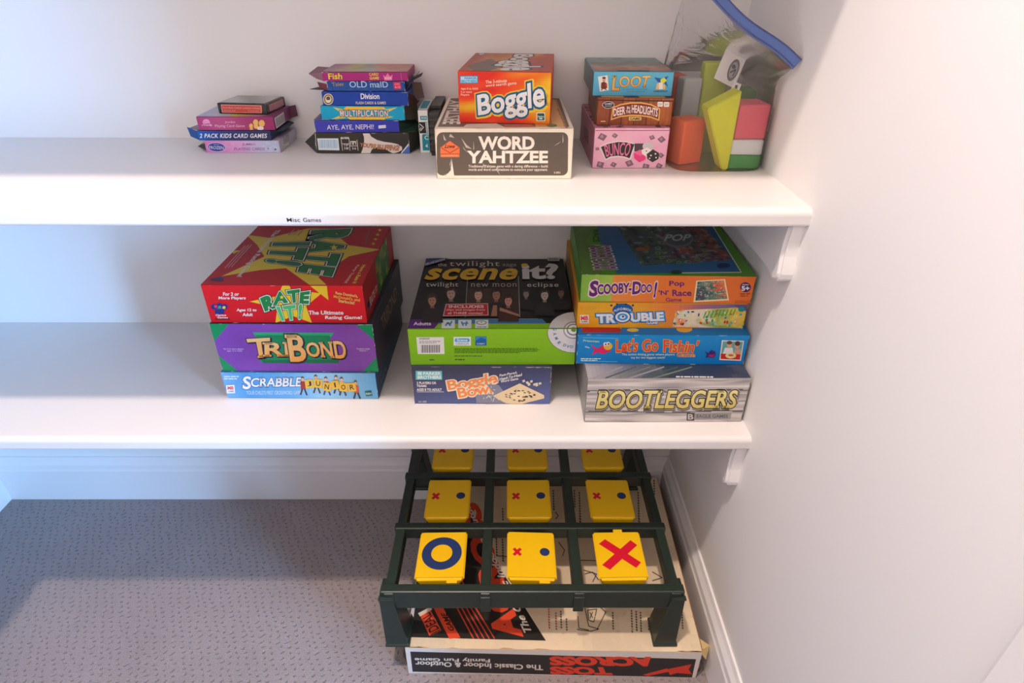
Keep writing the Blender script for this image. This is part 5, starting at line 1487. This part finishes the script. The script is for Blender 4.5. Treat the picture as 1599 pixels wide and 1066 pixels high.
# ------------------------------------------------------------------ bean bag toss target
ZT = 0.2135
GREEN = mat('frame_plastic', (32, 44, 36), .38, .08, 40)
YELLOW = mat('target_plastic', (236, 184, 8), .35, .03, 30)
fr = thing('toss_target', 'dark green plastic toss frame with nine yellow noughts and crosses flip targets', 'toss game', (0.0372, -0.2125, h))
FO = Vector((0.0372, -0.2125, h))
def fbox(name, x0, x1, y0, y1, z0, z1, bev=.0015, m=GREEN, parent=fr, org=FO):
    return link_mesh(name, bm_box(x0 - org.x, x1 - org.x, y0 - org.y, y1 - org.y, z0 - org.z, z1 - org.z, bev), m, parent)
XA, XB = -.207, .2815
YB = [(-.4245, -.4075), (-.2935, -.2775), (-.1630, -.1475), (-.034, -.018)]
for k, (y0, y1) in enumerate(YB):
    e = .003 if k == 0 else 0
    fbox('cross_bar', XA - e, XB + e, y0, y1, ZT - (.042 if k in (0, 3) else .026), ZT, .0025)
for x0, x1 in ((-.2035, -.187), (-.0475, -.0305), (.1045, .1215), (.2625, .278)):
    fbox('side_rail', x0, x1, -.4265, -.019, ZT - .030, ZT - .0018, .002)
for x0, x1 in ((-.0475, -.0305), (.1045, .1215)):
    fbox('rail_tab', x0, x1, -.4275, -.4240, ZT - .046, ZT - .010, .001)
def leg(x0, x1, yf, yb, out):
    # a hollow tapering post with a flared foot
    b = bmesh.new()
    zt, zb = ZT - .010, h + .0012
    fo = .016
    xl0, xl1 = (x0, x1 + fo) if out < 0 else (x0 - fo, x1)
    top = [(x0, yf), (x1, yf), (x1, yb), (x0, yb)]
    bot = [(xl0, yf - .002), (xl1, yf - .002), (xl1, yb + .006), (xl0, yb + .006)]
    ft = [(xl0 - .001, yf - .004), (xl1 + .003, yf - .004), (xl1 + .003, yb + .010), (xl0 - .001, yb + .010)]
    L = [[(x, y, zt) for x, y in top], [(x, y, zb + .006) for x, y in bot], [(x, y, zb + .005) for x, y in ft], [(x, y, zb) for x, y in ft]]
    V = [[b.verts.new(Vector(p) - FO) for p in r] for r in L]
    b.faces.new(V[0]); b.faces.new(list(reversed(V[-1])))
    for r0, r1 in zip(V, V[1:]):
        for q in range(4):
            b.faces.new((r0[q], r0[(q + 1) % 4], r1[(q + 1) % 4], r1[q]))
    bmesh.ops.recalc_face_normals(b, faces=b.faces)
    bmesh.ops.bevel(b, geom=list(b.edges), offset=.001, segments=1, affect='EDGES')
    o = link_mesh('leg', b, GREEN, fr)
    cap = bm_box(x0 - .001 - FO.x, x1 + .001 - FO.x, yf - .0025 - FO.y, yf + .006 - FO.y, ZT - .014 - FO.z, ZT - .0105 - FO.z, .0006, 1)
    link_mesh('leg_cap', cap, GREEN, o)
leg(-.2115, -.190, -.4285, -.389, -1)
leg(.264, .2855, -.4285, -.389, 1)
leg(-.2095, -.190, -.060, -.020, -1)
leg(.264, .2835, -.060, -.020, 1)
XS = (-.1155, .0365, .1895)
YS = ((-.4015, -.301), (-.2705, -.1705), (-.1405, -.0415))
TW = .0865
RNG, CRS = (32, 48, 92), (190, 16, 40)
random.seed(21)
for r, (y0, y1) in enumerate(YS):
    for c, x in enumerate(XS):
        roll = {(0, 0): -1.0, (0, 1): 2.2, (0, 2): -1.2, (1, 2): .8, (1, 0): -.4}.get((r, c), random.uniform(-.6, .6))
        cz = ZT - TW * .2887 + .003
        s = TW / 2
        tri = [(-s, TW * .2887), (s, TW * .2887), (0, -TW * .5774)]
        Lh = (y1 - y0) / 2
        pr = bm_prism(tri, 'y', -Lh, Lh)
        bmesh.ops.bevel(pr, geom=list(pr.edges), offset=.0038, segments=3, affect='EDGES')
        o = link_mesh('target_block', pr, YELLOW, fr)
        o.location = Vector((x, (y0 + y1) / 2, cz)) - FO
        o.rotation_euler = (0, R(roll), 0)
        pin = bmesh.new()
        bmesh.ops.create_cone(pin, cap_ends=True, segments=12, radius1=.004, radius2=.004, depth=2 * Lh + .012, matrix=Matrix.Rotation(R(90), 4, 'X'))
        link_mesh('pivot_pin', pin, YELLOW, o)
        lug = bm_box(.012, .030, -Lh - .004, -Lh + .002, TW * .2887 - .009, TW * .2887 - .004, .001, 1) if (r, c) != (0, 2) else bm_box(-.004, .012, Lh - .002, Lh + .005, TW * .2887 - .006, TW * .2887 - .001, .001, 1)
        if r == 0:
            link_mesh('stop_lug', lug, YELLOW, o)
        # the mark on the upper face
        dm = (TW, 2 * Lh, TW * .2887)
        a = Art(o, dm, 'top', [(-43, 50), (43, 50), (43, -50), (-43, -50)], base=.0001)
        a.o = Vector((-TW / 2, -Lh, TW * .2887))
        if (r, c) == (0, 0):
            a.part('nought_mark').ell(0, 2, 34, 34, RNG, 0, 40).ell(0, 2, 18, 18, (236, 184, 8), 0, 32)
        elif (r, c) == (0, 2):
            a.part('cross_mark')
            for sg in (1, -1):
                a.poly([(-33, sg * 22), (-21, sg * 32), (33, -sg * 18 ), (23, -sg * 29)], CRS); a.lay -= LAYER / 2
        else:
            a.part('cross_mark')
            x0_, y0_ = -24, 4
            for sg in (1, -1):
                a.poly([(x0_ - 8, y0_ + sg * 5), (x0_ - 4, y0_ + sg * 9), (x0_ + 8, y0_ - sg * 5), (x0_ + 4, y0_ - sg * 9)], CRS); a.lay -= LAYER / 2
            a.part('nought_mark').ell(23, 5, 8.4, 8.4, RNG, 0, 24)
        a.done()
bpy.data.objects.remove(_tx_o)
